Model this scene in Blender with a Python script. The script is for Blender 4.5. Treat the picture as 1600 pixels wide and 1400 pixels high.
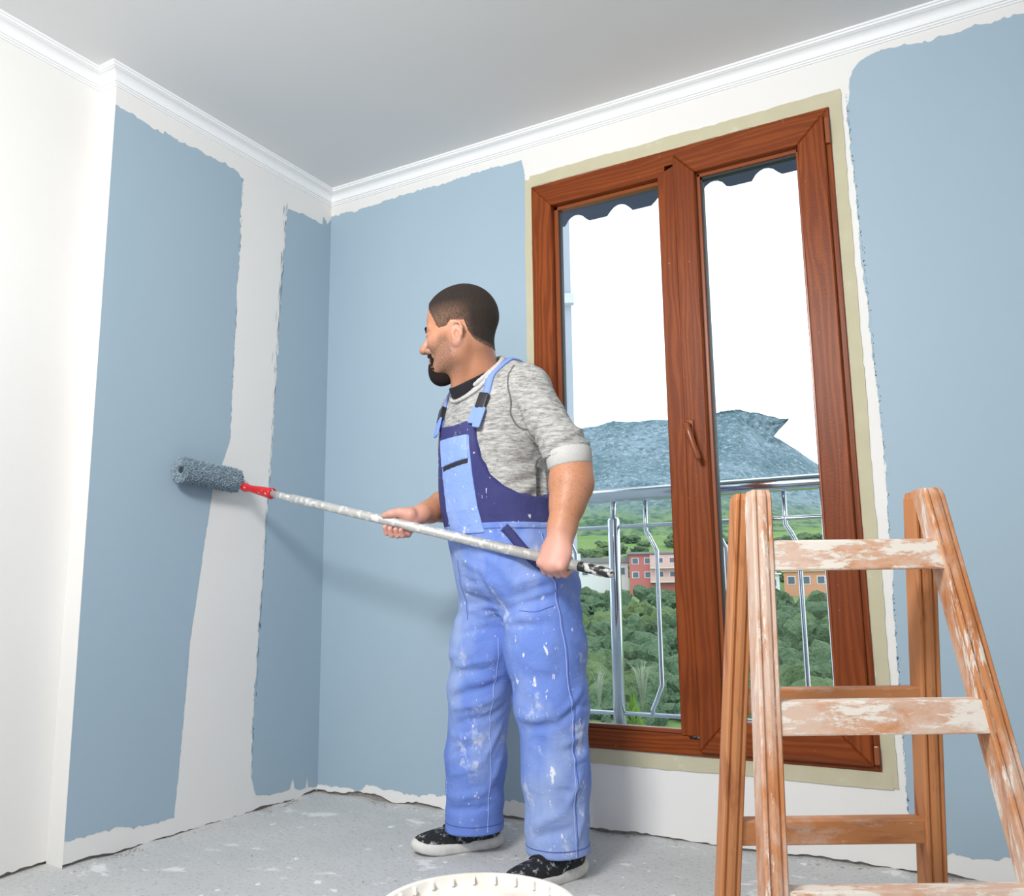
import bpy, bmesh, math, random
import numpy as np
from mathutils import Vector, Matrix

for _o in list(bpy.data.objects):
    bpy.data.objects.remove(_o, do_unlink=True)
SC = bpy.context.scene
COL = SC.collection
R = math.radians

# ------------------------------------------------------------------ camera
CAM_H = 0.80
YAW, PITCH, ROLL, FPX = R(29.43), R(9.53), R(-0.728), 1339.0
fw = Vector((-math.sin(YAW) * math.cos(PITCH), math.cos(YAW) * math.cos(PITCH), math.sin(PITCH)))
rt = Vector((math.cos(YAW), math.sin(YAW), 0))
up = rt.cross(fw)
cr, sr_ = math.cos(ROLL), math.sin(ROLL)
rt, up = cr * rt + sr_ * up, -sr_ * rt + cr * up
cam_data = bpy.data.cameras.new('camera')
cam = bpy.data.objects.new('camera', cam_data)
COL.objects.link(cam)
m = Matrix.Identity(4)
for i in range(3):
    m[i][0], m[i][1], m[i][2] = rt[i], up[i], -fw[i]
m[2][3] = CAM_H
cam.matrix_world = m
cam_data.sensor_fit = 'HORIZONTAL'
cam_data.sensor_width = 36.0
cam_data.lens = 36.0 * FPX / 1600.0
cam_data.clip_end = 3000
cam_data.clip_start = 0.05
SC.camera = cam

# ------------------------------------------------------------------ world, lights, exposure
w = bpy.data.worlds.new('overcast_sky')
SC.world = w
w.use_nodes = True
w.node_tree.nodes['Background'].inputs[0].default_value = (0.93, 0.97, 1.0, 1)
w.node_tree.nodes['Background'].inputs[1].default_value = 2.1

def area(name, loc, target, size, size_y, power, color):
    l = bpy.data.lights.new(name, 'AREA')
    l.shape = 'RECTANGLE'; l.size = size; l.size_y = size_y; l.energy = power; l.color = color
    o = bpy.data.objects.new(name, l); COL.objects.link(o)
    o.location = loc
    o.rotation_euler = (Vector(target) - Vector(loc)).to_track_quat('-Z', 'Y').to_euler()
    return o
# the photographer's softbox, high behind the camera near the left wall
SOFT = area('softbox_light', (-1.00, -0.20, 2.30), (-1.45, 2.8, 1.15), 0.70, 0.42, 48, (1.0, 0.985, 0.96))
SOFT.data.spread = R(150)
# added fill light, unseen behind the camera; the wall there has no window
area('rear_fill_light', (0.1, -1.9, 1.45), (-0.6, 2.0, 1.2), 1.9, 1.7, 32, (0.95, 0.98, 1.0))

SC.view_settings.view_transform = 'Standard'
SC.view_settings.look = 'None'
SC.view_settings.gamma = 1.0
SC.view_settings.exposure = 0.08
SC.view_settings.use_curve_mapping = False
SC.cycles.use_denoising = True
SC.cycles.adaptive_threshold = 0.02
SC.cycles.max_bounces = 7
SC.cycles.diffuse_bounces = 4
SC.cycles.transparent_max_bounces = 12

# ------------------------------------------------------------------ helpers: objects
def new_mesh(name, verts, faces, smooth=False):
    me = bpy.data.meshes.new(name)
    me.from_pydata([tuple(map(float, v)) for v in verts], [], [tuple(map(int, f)) for f in faces])
    if smooth:
        me.polygons.foreach_set('use_smooth', [True] * len(me.polygons))
    me.update()
    return me

def fast_mesh(name, V, Q, smooth=True):
    """V (n,3), Q (m,4) quads -> mesh"""
    me = bpy.data.meshes.new(name)
    V = np.asarray(V, np.float32); Q = np.asarray(Q, np.int32)
    k = Q.shape[1]
    me.vertices.add(len(V)); me.vertices.foreach_set('co', V.ravel())
    me.loops.add(Q.size); me.loops.foreach_set('vertex_index', Q.ravel())
    me.polygons.add(len(Q))
    me.polygons.foreach_set('loop_start', np.arange(0, Q.size, k, dtype=np.int32))
    me.polygons.foreach_set('loop_total', np.full(len(Q), k, np.int32))
    me.polygons.foreach_set('use_smooth', np.full(len(Q), smooth))
    me.update(calc_edges=True)
    return me

def link(name, me, mat=None, parent=None):
    o = bpy.data.objects.new(name, me)
    COL.objects.link(o)
    if mat is not None and me is not None and len(me.materials) == 0:
        me.materials.append(mat)
    if parent is not None:
        o.parent = parent
    return o

def tag(o, label=None, cat=None, group=None, kind=None):
    if label: o['label'] = label
    if cat: o['category'] = cat
    if group: o['group'] = group
    if kind: o['kind'] = kind
    return o

def empty(name, loc=(0, 0, 0), rz=0.0):
    o = bpy.data.objects.new(name, None)
    COL.objects.link(o)
    o.location = loc
    o.rotation_euler = (0, 0, rz)
    o.empty_display_size = 0.1
    return o

def bm_mesh(name, bm, smooth=False):
    me = bpy.data.meshes.new(name)
    bmesh.ops.recalc_face_normals(bm, faces=bm.faces)
    bm.to_mesh(me); bm.free()
    if smooth:
        me.polygons.foreach_set('use_smooth', [True] * len(me.polygons))
    return me

def box_mesh(name, lo, hi, bevel=0.0, seg=1):
    bm = bmesh.new()
    bmesh.ops.create_cube(bm, size=1)
    for v in bm.verts:
        v.co = [lo[i] if v.co[i] < 0 else hi[i] for i in range(3)]
    if bevel > 0:
        bmesh.ops.bevel(bm, geom=list(bm.edges), offset=bevel, segments=seg, affect='EDGES', profile=0.5)
    return bm_mesh(name, bm)

def prism_mesh(name, poly, axis, a, b, bevel=0.0):
    """poly: 2D points in the two other axes (cyclic order), extruded along axis from a to b"""
    bm = bmesh.new()
    def P(p, t):
        if axis == 'y': return (p[0], t, p[1])
        if axis == 'x': return (t, p[0], p[1])
        return (p[0], p[1], t)
    v0 = [bm.verts.new(P(p, a)) for p in poly]
    v1 = [bm.verts.new(P(p, b)) for p in poly]
    n = len(poly)
    bm.faces.new(v0); bm.faces.new(v1[::-1])
    for i in range(n):
        j = (i + 1) % n
        bm.faces.new((v0[i], v1[i], v1[j], v0[j]))
    if bevel > 0:
        bmesh.ops.bevel(bm, geom=list(bm.edges), offset=bevel, segments=1, affect='EDGES')
    return bm_mesh(name, bm)

def tube_data(pts, radii, n=12, caps=True):
    """tube along a polyline; radii a number or list"""
    pts = [Vector(p) for p in pts]
    if not hasattr(radii, '__len__'):
        radii = [radii] * len(pts)
    V, Fc = [], []
    t0 = (pts[1] - pts[0]).normalized()
    ref = Vector((0, 0, 1)) if abs(t0.z) < 0.9 else Vector((1, 0, 0))
    u = t0.cross(ref).normalized()
    for i, p in enumerate(pts):
        if i == 0: t = t0
        elif i == len(pts) - 1: t = (pts[i] - pts[i - 1]).normalized()
        else: t = ((pts[i + 1] - p).normalized() + (p - pts[i - 1]).normalized()).normalized()
        u = (u - t * u.dot(t)).normalized()
        v = t.cross(u)
        for k in range(n):
            a = 2 * math.pi * k / n
            V.append(p + (u * math.cos(a) + v * math.sin(a)) * radii[i])
    for i in range(len(pts) - 1):
        for k in range(n):
            k2 = (k + 1) % n
            Fc.append((i * n + k, i * n + k2, (i + 1) * n + k2, (i + 1) * n + k))
    if caps:
        Fc.append(tuple(range(n))[::-1])
        Fc.append(tuple((len(pts) - 1) * n + k for k in range(n)))
    return V, Fc

def tube(name, pts, radii, mat, parent=None, n=12, off=(0, 0, 0)):
    V, Fc = tube_data(pts, radii, n)
    o = Vector(off)
    me = new_mesh(name, [v - o for v in V], Fc, smooth=True)
    for p in me.polygons:
        if len(p.vertices) > 4: p.use_smooth = False
    return link(name, me, mat, parent)

def lathe_data(prof, n=48, closed=False):
    V, Fc = [], []
    for r, z in prof:
        for k in range(n):
            a = 2 * math.pi * k / n
            V.append((r * math.cos(a), r * math.sin(a), z))
    for i in range(len(prof) - 1):
        for k in range(n):
            k2 = (k + 1) % n
            Fc.append((i * n + k, i * n + k2, (i + 1) * n + k2, (i + 1) * n + k))
    return V, Fc

# ------------------------------------------------------------------ helpers: noise
def hash_noise(shape, seed):
    return np.random.default_rng(seed).random(shape)

def vnoise(x, y, seed=0):
    """smooth 2D value noise in 0..1"""
    t = hash_noise((256, 256), seed)
    xi = np.floor(x).astype(int); yi = np.floor(y).astype(int)
    fx = x - xi; fy = y - yi
    fx = fx * fx * (3 - 2 * fx); fy = fy * fy * (3 - 2 * fy)
    a = t[xi % 256, yi % 256]; b = t[(xi + 1) % 256, yi % 256]
    c = t[xi % 256, (yi + 1) % 256]; d = t[(xi + 1) % 256, (yi + 1) % 256]
    return (a * (1 - fx) + b * fx) * (1 - fy) + (c * (1 - fx) + d * fx) * fy

def fbm(x, y, seed=0, octaves=4):
    s = 0; amp = 0.5
    for k in range(octaves):
        s = s + amp * (vnoise(x * 2 ** k, y * 2 ** k, seed + k) - 0.5)
        amp *= 0.5
    return s

# ------------------------------------------------------------------ helpers: materials
class Mat:
    def __init__(s, name, rough=0.6, spec=0.5, metal=0.0):
        s.m = bpy.data.materials.new(name); s.m.use_nodes = True
        s.nt = s.m.node_tree; s.N = s.nt.nodes; s.L = s.nt.links
        s.b = s.N['Principled BSDF']
        s.b.inputs['Roughness'].default_value = rough
        s.b.inputs['Specular IOR Level'].default_value = spec
        s.b.inputs['Metallic'].default_value = metal
        s._tc = None
    def coord(s, scale=(1, 1, 1), kind='Object', rot=(0, 0, 0)):
        if s._tc is None: s._tc = s.N.new('ShaderNodeTexCoord')
        mp = s.N.new('ShaderNodeMapping')
        mp.inputs['Scale'].default_value = scale
        mp.inputs['Rotation'].default_value = rot
        s.L.new(s._tc.outputs[kind], mp.inputs[0])
        return mp.outputs[0]
    def noise(s, scale=5, detail=4, rough=0.5, stretch=(1, 1, 1), dist=0.0, kind='Object', rot=(0, 0, 0)):
        n = s.N.new('ShaderNodeTexNoise')
        n.inputs['Scale'].default_value = scale; n.inputs['Detail'].default_value = detail
        n.inputs['Roughness'].default_value = rough; n.inputs['Distortion'].default_value = dist
        s.L.new(s.coord(stretch, kind, rot), n.inputs['Vector'])
        return n.outputs[0]
    def voronoi(s, scale=5, stretch=(1, 1, 1), feature='F1', kind='Object'):
        n = s.N.new('ShaderNodeTexVoronoi'); n.feature = feature
        n.inputs['Scale'].default_value = scale
        s.L.new(s.coord(stretch, kind), n.inputs['Vector'])
        return n.outputs[0]
    def wave(s, scale=3, dist=4, detail=2, stretch=(1, 1, 1), direction='X', dscale=1.0, rings=False):
        n = s.N.new('ShaderNodeTexWave')
        n.wave_type = 'RINGS' if rings else 'BANDS'
        if rings: n.rings_direction = direction
        else: n.bands_direction = direction
        n.inputs['Scale'].default_value = scale; n.inputs['Distortion'].default_value = dist
        n.inputs['Detail'].default_value = detail; n.inputs['Detail Scale'].default_value = dscale
        s.L.new(s.coord(stretch), n.inputs['Vector'])
        return n.outputs['Fac'] if 'Fac' in n.outputs else n.outputs[1]
    def ramp(s, fac, stops):
        r = s.N.new('ShaderNodeValToRGB')
        e = r.color_ramp.elements
        while len(e) < len(stops): e.new(0.5)
        for i, (p, c) in enumerate(stops):
            e[i].position = p
            e[i].color = (c, c, c, 1) if not hasattr(c, '__len__') else (c[0], c[1], c[2], 1)
        s.L.new(fac, r.inputs[0])
        return r.outputs[0]
    def mix(s, fac, a, b, blend='MIX'):
        n = s.N.new('ShaderNodeMix'); n.data_type = 'RGBA'; n.blend_type = blend
        for sock, val in ((n.inputs[0], fac), (n.inputs[6], a), (n.inputs[7], b)):
            if isinstance(val, bpy.types.NodeSocket): s.L.new(val, sock)
            elif hasattr(val, '__len__'): sock.default_value = (val[0], val[1], val[2], 1)
            else: sock.default_value = val
        return n.outputs[2]
    def math(s, op, a, b=0.0):
        n = s.N.new('ShaderNodeMath'); n.operation = op
        for sock, val in ((n.inputs[0], a), (n.inputs[1], b)):
            if isinstance(val, bpy.types.NodeSocket): s.L.new(val, sock)
            else: sock.default_value = val
        return n.outputs[0]
    def attr(s, name):
        n = s.N.new('ShaderNodeAttribute'); n.attribute_name = name
        return n.outputs['Fac']
    def color(s, c):
        if isinstance(c, bpy.types.NodeSocket): s.L.new(c, s.b.inputs['Base Color'])
        else: s.b.inputs['Base Color'].default_value = (c[0], c[1], c[2], 1)
        return s
    def rough(s, sock): s.L.new(sock, s.b.inputs['Roughness']); return s
    def bump(s, h, strength=0.3, dist=0.01):
        n = s.N.new('ShaderNodeBump')
        n.inputs['Strength'].default_value = strength; n.inputs['Distance'].default_value = dist
        s.L.new(h, n.inputs['Height'])
        prev = s.b.inputs['Normal'].links
        if prev: s.L.new(prev[0].from_socket, n.inputs['Normal'])
        s.L.new(n.outputs[0], s.b.inputs['Normal'])
        return s

def simple(name, c, rough=0.6, spec=0.5, metal=0.0):
    return Mat(name, rough, spec, metal).color(c).m

M = {}
def make_room_mats():
    p = Mat('wall_plaster', 0.85, 0.2)
    p.color(p.mix(p.noise(2.2, 4), (0.765, 0.755, 0.735), (0.83, 0.825, 0.81)))
    p.bump(p.noise(60, 5), 0.12, 0.004); M['plaster'] = p.m
    p = Mat('ceiling_paint', 0.9, 0.2)
    p.color((0.80, 0.80, 0.80)); M['ceiling'] = p.m
    p = Mat('cornice_white', 0.55, 0.4); p.color((0.88, 0.89, 0.90)); M['cornice'] = p.m
    p = Mat('blue_wall_paint', 0.62, 0.35)
    p.color(p.mix(p.noise(1.6, 3, stretch=(1, 1, 0.35)), (0.325, 0.435, 0.525), (0.375, 0.490, 0.580)))
    p.bump(p.noise(160, 3, stretch=(1, 1, 0.6)), 0.10, 0.002); M['blue'] = p.m
    p = Mat('concrete_floor', 0.85, 0.25)
    c = p.mix(p.noise(3.0, 6, 0.6), (0.52, 0.53, 0.53), (0.66, 0.665, 0.66))
    c = p.mix(p.ramp(p.noise(85, 2), [(0.34, 0.6), (0.42, 0)]), c, (0.40, 0.41, 0.41))
    c = p.mix(p.ramp(p.noise(5.5, 5, 0.65, stretch=(1, 1.4, 1)), [(0.60, 0), (0.66, 1)]), c, (0.80, 0.80, 0.79))
    c = p.mix(p.ramp(p.noise(23, 2), [(0.70, 0), (0.73, 1)]), c, (0.86, 0.86, 0.85))
    p.color(c)
    p.bump(p.noise(70, 6, 0.7), 0.5, 0.006).bump(p.noise(12, 4), 0.25, 0.01); M['floor'] = p.m
    p = Mat('raw_concrete', 0.9, 0.1)
    p.color(p.mix(p.noise(40, 4), (0.22, 0.20, 0.185), (0.42, 0.40, 0.38)))
    p.bump(p.noise(90, 5), 0.8, 0.01); M['concrete'] = p.m
    p = Mat('masking_tape', 0.7, 0.25)
    c = p.mix(p.noise(18, 4), (0.50, 0.465, 0.32), (0.585, 0.55, 0.40))
    c = p.mix(p.ramp(p.noise(9, 5, 0.7), [(0.62, 0), (0.72, 0.5)]), c, (0.72, 0.70, 0.58))
    p.color(c); p.bump(p.noise(120, 3), 0.15, 0.002); M['tape'] = p.m
    for nm, st in (('wood_v', (1.0, 1.0, 0.10)), ('wood_h', (0.10, 1.0, 1.0))):
        p = Mat('brown_woodgrain_' + nm, 0.40, 0.2)
        wv = p.ramp(p.wave(17, 16, 4, st, 'X' if nm == 'wood_v' else 'Z', 0.9), [(0.15, 0.15), (0.9, 0.9)])
        c = p.mix(wv, (0.170, 0.034, 0.007), (0.285, 0.066, 0.012))
        c = p.mix(p.ramp(p.noise(7, 4, 0.6, st), [(0.40, 0), (0.65, 0.7)]), c, (0.15, 0.030, 0.007))
        c = p.mix(p.ramp(p.noise(60, 3, 0.7), [(0.70, 0), (0.76, 0.35)]), c, (0.5, 0.42, 0.36))
        p.color(c); p.bump(p.noise(170, 2, 0.5), 0.12, 0.003); M[nm] = p.m
    p = Mat('brown_plastic', 0.3); p.color((0.27, 0.072, 0.022)); M['brown'] = p.m
    p = Mat('black_gasket', 0.5); p.color((0.012, 0.014, 0.02)); M['gasket'] = p.m
    # clear glass: fresnel mix of straight-through and mirror reflection
    g = bpy.data.materials.new('window_glass'); g.use_nodes = True
    nt = g.node_tree; nt.nodes.remove(nt.nodes['Principled BSDF'])
    tr = nt.nodes.new('ShaderNodeBsdfTransparent'); tr.inputs[0].default_value = (0.93, 0.965, 0.985, 1)
    gl = nt.nodes.new('ShaderNodeBsdfGlossy'); gl.inputs['Roughness'].default_value = 0.01
    fr = nt.nodes.new('ShaderNodeFresnel'); fr.inputs[0].default_value = 1.38
    mx = nt.nodes.new('ShaderNodeMixShader')
    nt.links.new(fr.outputs[0], mx.inputs[0]); nt.links.new(tr.outputs[0], mx.inputs[1])
    nt.links.new(gl.outputs[0], mx.inputs[2]); nt.links.new(mx.outputs[0], nt.nodes['Material Output'].inputs[0])
    M['glass'] = g
    p = Mat('stainless_steel', 0.16, 0.5, 1.0); p.color((0.62, 0.66, 0.72)); M['steel'] = p.m
    p = Mat('exterior_render', 0.9, 0.2); p.color((0.50, 0.53, 0.58)); M['ext'] = p.m
    p = Mat('marble_ledge', 0.10, 0.5); p.color(p.mix(p.noise(3, 5), (0.30, 0.34, 0.36), (0.42, 0.46, 0.48))); M['ledge'] = p.m
make_room_mats()
# ------------------------------------------------------------------ the room shell
XL, YW, ZC = -2.51, 2.80, 2.600           # left wall plane, window wall plane, ceiling height
XREC, YREC = -2.59, 1.699                 # recessed stretch of the left wall and where it begins
XR, YN = 2.4, -2.3                        # right wall and wall behind the camera

def ragged_line(t, seed, base, amp, bite):
    n = vnoise(t * 9, t * 0 + 3.3, seed) - 0.5
    f = vnoise(t * 55, t * 0 + 7.7, seed + 1) - 0.5
    b = np.clip(vnoise(t * 4, t * 0 + 1.1, seed + 2) - 0.62, 0, 1) * bite
    return np.maximum(0.002, base + n * amp + f * amp * 0.45 + b)

# floor: a gently uneven slab
def build_floor():
    xs = np.linspace(XREC - 0.05, XR, 250); ys = np.linspace(YN, YW + 0.05, 256)
    X, Y = np.meshgrid(xs, ys, indexing='ij')
    Z = 0.006 * fbm(X * 3, Y * 3, 5) + 0.004 * fbm(X * 25, Y * 25, 9)
    dw = np.minimum(np.minimum(X - XL, YW - Y), 1.0)
    Z += 0.012 * np.clip(1 - dw / 0.10, 0, 1) * vnoise(X * 14, Y * 14, 21)
    Z -= 0.002
    V = np.stack([X, Y, Z], -1).reshape(-1, 3)
    i, j = np.meshgrid(np.arange(249), np.arange(255), indexing='ij')
    a = (i * 256 + j).ravel()
    Q = np.stack([a, a + 256, a + 257, a + 1], 1)
    tag(link('floor', fast_mesh('floor', V, Q), M['floor']), 'grey bare concrete floor with white plaster splashes', kind='structure')
build_floor()

tag(link('ceiling', box_mesh('ceiling', (XREC - 0.3, YN - 0.2, ZC), (XR + 0.2, YW + 0.2, ZC + 0.15)), M['ceiling']), 'plain matt white ceiling', kind='structure')

def plaster_strip(t, zb, zt, to3, nrm, depth):
    """vertical plaster band with a ragged bottom edge, thickness depth; to3(t,z,d) -> point"""
    V, Fc = [], []
    n = len(t)
    for k in range(n):
        V += [to3(t[k], zb[k], 0), to3(t[k], zt, 0), to3(t[k], zb[k] + 0.002, depth)]
    for k in range(n - 1):
        a, b = 3 * k, 3 * k + 3
        Fc += [(a, b, b + 1, a + 1), (a, a + 2, b + 2, b)]
    return V, Fc

def merge(parts):
    V, Fc = [], []
    for v, f in parts:
        o = len(V); V += list(v); Fc += [tuple(i + o for i in q) for q in f]
    return V, Fc

# left wall: plaster skin with a ragged foot, over raw concrete
tl = np.linspace(YREC, YW, 140)
zl = ragged_line(tl, 31, 0.012, 0.016, 0.05); zl[-1] = 0.01
tr_ = np.linspace(YN, YREC + 0.002, 340)
zr = ragged_line(tr_, 35, 0.020, 0.02, 0.05)
left_main = plaster_strip(tl, zl, ZC, lambda t, z, d: (XL - d, t, z), None, 0.014)
left_rec = plaster_strip(tr_, zr, ZC, lambda t, z, d: (XREC - d, t, z), None, 0.014)
trv = np.linspace(XREC - 0.0, XL, 9)
left_rev = plaster_strip(trv, 0.004 + 0.004 * hash_noise(9, 4), ZC, lambda t, z, d: (t, YREC + d, z), None, 0.014)
V, Fc = merge([left_main, left_rec, left_rev])
wall_left = tag(link('wall_left', new_mesh('wall_left', V, Fc), M['plaster']), 'white plastered left wall with a shallow step', kind='structure')
link('concrete_core', new_mesh('concrete_core', *merge([
    ([(XL - 0.014, YREC, -0.02), (XL - 0.014, YW + 0.05, -0.02), (XL - 0.014, YW + 0.05, 0.3), (XL - 0.014, YREC, 0.3)], [(0, 1, 2, 3)]),
    ([(XREC - 0.014, YN, -0.02), (XREC - 0.014, YREC + 0.1, -0.02), (XREC - 0.014, YREC + 0.1, 0.3), (XREC - 0.014, YN, 0.3)], [(0, 1, 2, 3)]),
    ([(XREC - 0.05, YREC + 0.014, -0.02), (XL - 0.014, YREC + 0.014, -0.02), (XL - 0.014, YREC + 0.014, 0.3), (XREC - 0.05, YREC + 0.014, 0.3)], [(0, 1, 2, 3)])])), M['concrete'], wall_left)
link('backing', box_mesh('backing', (XREC - 0.25, YN, -0.02), (XREC - 0.016, YW + 0.2, ZC + 0.1)), M['ext'], wall_left)

# window wall with its opening
OX0, OX1, OZ0, OZ1 = -1.474, -0.358, 0.272, 2.368
tw = np.linspace(XL, XR, 620)
zw = ragged_line(tw, 51, 0.012, 0.015, 0.045)
bot = plaster_strip(tw, zw, OZ0, lambda t, z, d: (t, YW + d, z), None, 0.014)
def quad_y(x0, x1, z0, z1, y=YW): return ([(x0, y, z0), (x1, y, z0), (x1, y, z1), (x0, y, z1)], [(0, 1, 2, 3)])
V, Fc = merge([bot, quad_y(XL, OX0, OZ0, ZC), quad_y(OX1, XR, OZ0, ZC), quad_y(OX0, OX1, OZ1, ZC)])
wall_far = tag(link('wall_far', new_mesh('wall_far', V, Fc), M['plaster']), 'white plastered window wall, partly painted blue', kind='structure')
core = [quad_y(XL - 0.1, XR, -0.02, 0.2, YW + 0.014)]
link('concrete_core', new_mesh('concrete_core', *merge(core)), M['concrete'], wall_far)
YO = 3.02                                   # outer face of the window wall
for lo, hi in (((XL - 0.3, YW + 0.015, -0.3), (OX0, YO, ZC + 0.4)), ((OX1, YW + 0.015, -0.3), (XR, YO, ZC + 0.4)),
               ((OX0, YW + 0.015, OZ1), (OX1, YO, ZC + 0.4)), ((OX0, YW + 0.015, -0.3), (OX1, YO, OZ0))):
    link('masonry', box_mesh('masonry', lo, hi), M['ext'], wall_far)

# walls out of view that close the room
tag(link('wall_right', box_mesh('wall_right', (XR, YN, -0.02), (XR + 0.15, YW, ZC)), M['plaster']), 'plain white wall on the right', kind='structure')
tag(link('wall_near', box_mesh('wall_near', (XREC - 0.2, YN - 0.15, -0.02), (XR + 0.1, YN, ZC)), M['plaster']), 'plain white wall behind the camera', kind='structure')

# cornice: one moulding swept round the room's left and window walls
def build_cornice():
    # profile: (distance from wall, distance below ceiling)
    prof = [(0.052, 0.0), (0.052, 0.007), (0.047, 0.008), (0.047, 0.014), (0.041, 0.0155)]
    for k in range(7):
        a = k / 6 * math.pi / 2
        prof.append((0.016 + 0.023 * (1 - math.sin(a)), 0.017 + 0.023 * (1 - math.cos(a))))
    prof += [(0.0155, 0.0415), (0.0155, 0.047), (0.010, 0.048), (0.010, 0.0535), (0.005, 0.0545), (0.005, 0.059), (0.0, 0.060)]
    path = [(XREC, YN), (XREC, YREC), (XL, YREC), (XL, YW), (XR, YW)]
    nrm = [(1, 0), (0, -1), (1, 0), (0, -1)]   # into the room, one per segment
    V, Fc = [], []
    for i, p in enumerate(path):
        if i == 0: d = nrm[0]
        elif i == len(path) - 1: d = nrm[-1]
        else: d = (nrm[i - 1][0] + nrm[i][0], nrm[i - 1][1] + nrm[i][1])
        for a, z in prof:
            V.append((p[0] + d[0] * a, p[1] + d[1] * a, ZC - z))
    n = len(prof)
    for i in range(len(path) - 1):
        for k in range(n - 1):
            Fc.append((i * n + k, i * n + k + 1, (i + 1) * n + k + 1, (i + 1) * n + k))
    tag(link('trim_1', new_mesh('trim_1', V, Fc), M['cornice']), 'white moulded plaster cornice around the ceiling', kind='structure')
build_cornice()

# ------------------------------------------------------------------ the blue paint on the walls
def ragged_poly(pts, amps, step=0.006, seed=1):
    """pts: polygon; amps: raggedness per edge; returns dense outline"""
    out = []
    n = len(pts)
    for i in range(n):
        a = np.array(pts[i], float); b = np.array(pts[(i + 1) % n], float)
        L = np.linalg.norm(b - a); k = max(1, int(L / step)); amp = amps[i]
        if amp == 0: k = 1
        d = (b - a) / L; nn = np.array([-d[1], d[0]])
        s = np.arange(k) / k
        off = (vnoise(s * L * 7 + i * 13, s * 0 + seed, seed) - 0.5) * amp * 1.2 + (vnoise(s * L * 45, s * 0 + i, seed + 2) - 0.5) * amp * 0.9 \
            + np.where(vnoise(s * L * 110, s * 0 + i, seed + 3) > 0.66, 1, 0) * amp * 0.5 * hash_noise(k, seed + i)
        off *= np.clip(np.minimum(s, 1 - s) * L / 0.02, 0, 1)
        for q in range(k):
            out.append(a + d * L * s[q] + nn * off[q])
    return out

def paint_patch(wall, pts, amps, to3, seed, specks):
    out = ragged_poly(pts, amps, 0.005, seed)
    V = [to3(p[0], p[1], 0.0009) for p in out]
    parts = [(V, [tuple(range(len(V)))])]
    rnd = random.Random(seed)
    # dry-roller specks and streaks along chosen edges: (p, q, count, spread, side)
    for (p, q, cnt, spread, hgt) in specks:
        p = np.array(p); q = np.array(q)
        d = (q - p) / np.linalg.norm(q - p); nn = np.array([-d[1], d[0]])
        for _ in range(cnt):
            t = rnd.random(); s = abs(rnd.gauss(0, 1)) * spread if spread > 0 else -abs(rnd.gauss(0, 1)) * (-spread)
            c = p + (q - p) * t + nn * s
            l = hgt * (0.3 + rnd.random()); wd = 0.0004 + 0.0010 * rnd.random()
            e = [c - d * l / 2, c - d * l * 0.2 + nn * wd, c + d * l * 0.3 + nn * wd * 0.8, c + d * l / 2, c + d * l * 0.1 - nn * wd]
            parts.append(([to3(z[0], z[1], 0.0009) for z in e], [tuple(range(5))]))
    V, Fc = merge(parts)
    return link('paint_patch', new_mesh('paint_patch', V, Fc), M['blue'], wall)

L3 = lambda y, z, d: (XL + d, y, z)
W3 = lambda x, z, d: (x, YW - d, z)
paint_patch(wall_left, [(1.6995, 2.473), (1.787, 2.466), (1.894, 2.458), (1.900, 2.474), (2.023, 2.468), (2.161, 2.470), (2.250, 2.468), (2.281, 2.450), (2.270, 2.015),
                        (2.264, 1.376), (2.192, 1.174), (2.125, 0.647), (2.095, 0.062), (1.917, 0.074), (1.804, 0.083), (1.6995, 0.082)],
            [.010, .010, 0, .012, .012, .010, .010, .010, .007, .004, .003, .003, .010, .010, .008, 0], L3, 3,
            [((2.281, 2.45), (2.268, 1.5), 60, -0.003, 0.012)])
paint_patch(wall_left, [(2.530, 2.425), (2.62, 2.440), (2.700, 2.438), (2.744, 2.435), (2.750, 2.475), (2.765, 2.462), (2.777, 2.448), (2.799, 2.482), (2.799, 0.03), (2.745, 0.035), (2.738, 0.085), (2.728, 0.035),
                        (2.667, 0.046), (2.655, 0.085), (2.640, 0.048), (2.55, 0.048), (2.463, 0.062), (2.437, 0.13), (2.441, 0.488), (2.492, 1.647), (2.512, 2.202)],
            [.010, .010, .010, .004, .004, .004, .004, 0, .006, .004, .004, .006, .006, .006, .006, .006, .006, .008, .008, .008, .008], L3, 8,
            [((2.437, 0.13), (2.492, 1.647), 110, 0.004, 0.025), ((2.492, 1.647), (2.525, 2.44), 70, 0.009, 0.05)])
paint_patch(wall_far, [(-2.509, 2.494), (-2.279, 2.490), (-1.872, 2.497), (-1.519, 2.500), (-1.505, 2.41), (-1.506, 1.2), (-1.510, 0.20), (-1.53, 0.18), (-1.546, 0.062), (-1.872, 0.055),
                       (-2.171, 0.045), (-2.26, 0.058), (-2.28, 0.036), (-2.509, 0.036)],
            [.013, .013, .010, .004, 0, 0, .008, .008, .012, .012, .010, .006, .010, 0], W3, 13, [])
paint_patch(wall_far, [(-0.305, 2.33), (-0.292, 2.42), (-0.277, 2.475), (-0.250, 2.502), (-0.210, 2.514), (-0.087, 2.506), (0.040, 2.500), (0.212, 2.500), (1.4, 2.50), (2.39, 2.50),
                       (2.39, 0.07), (1.2, 0.07), (-0.02, 0.075), (-0.10, 0.066), (-0.26, 0.072), (-0.300, 0.17), (-0.290, 0.7), (-0.281, 1.218), (-0.289, 1.542), (-0.299, 1.989)],
            [.008, .006, .004, .004, .010, .012, .012, .012, .012, 0, .012, .012, .012, .012, .006, .006, .006, .006, .006, .006], W3, 17,
            [((-0.300, 0.17), (-0.281, 1.218), 150, -0.0028, 0.006), ((-0.281, 1.218), (-0.305, 2.4), 170, -0.0028, 0.006)])

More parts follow.
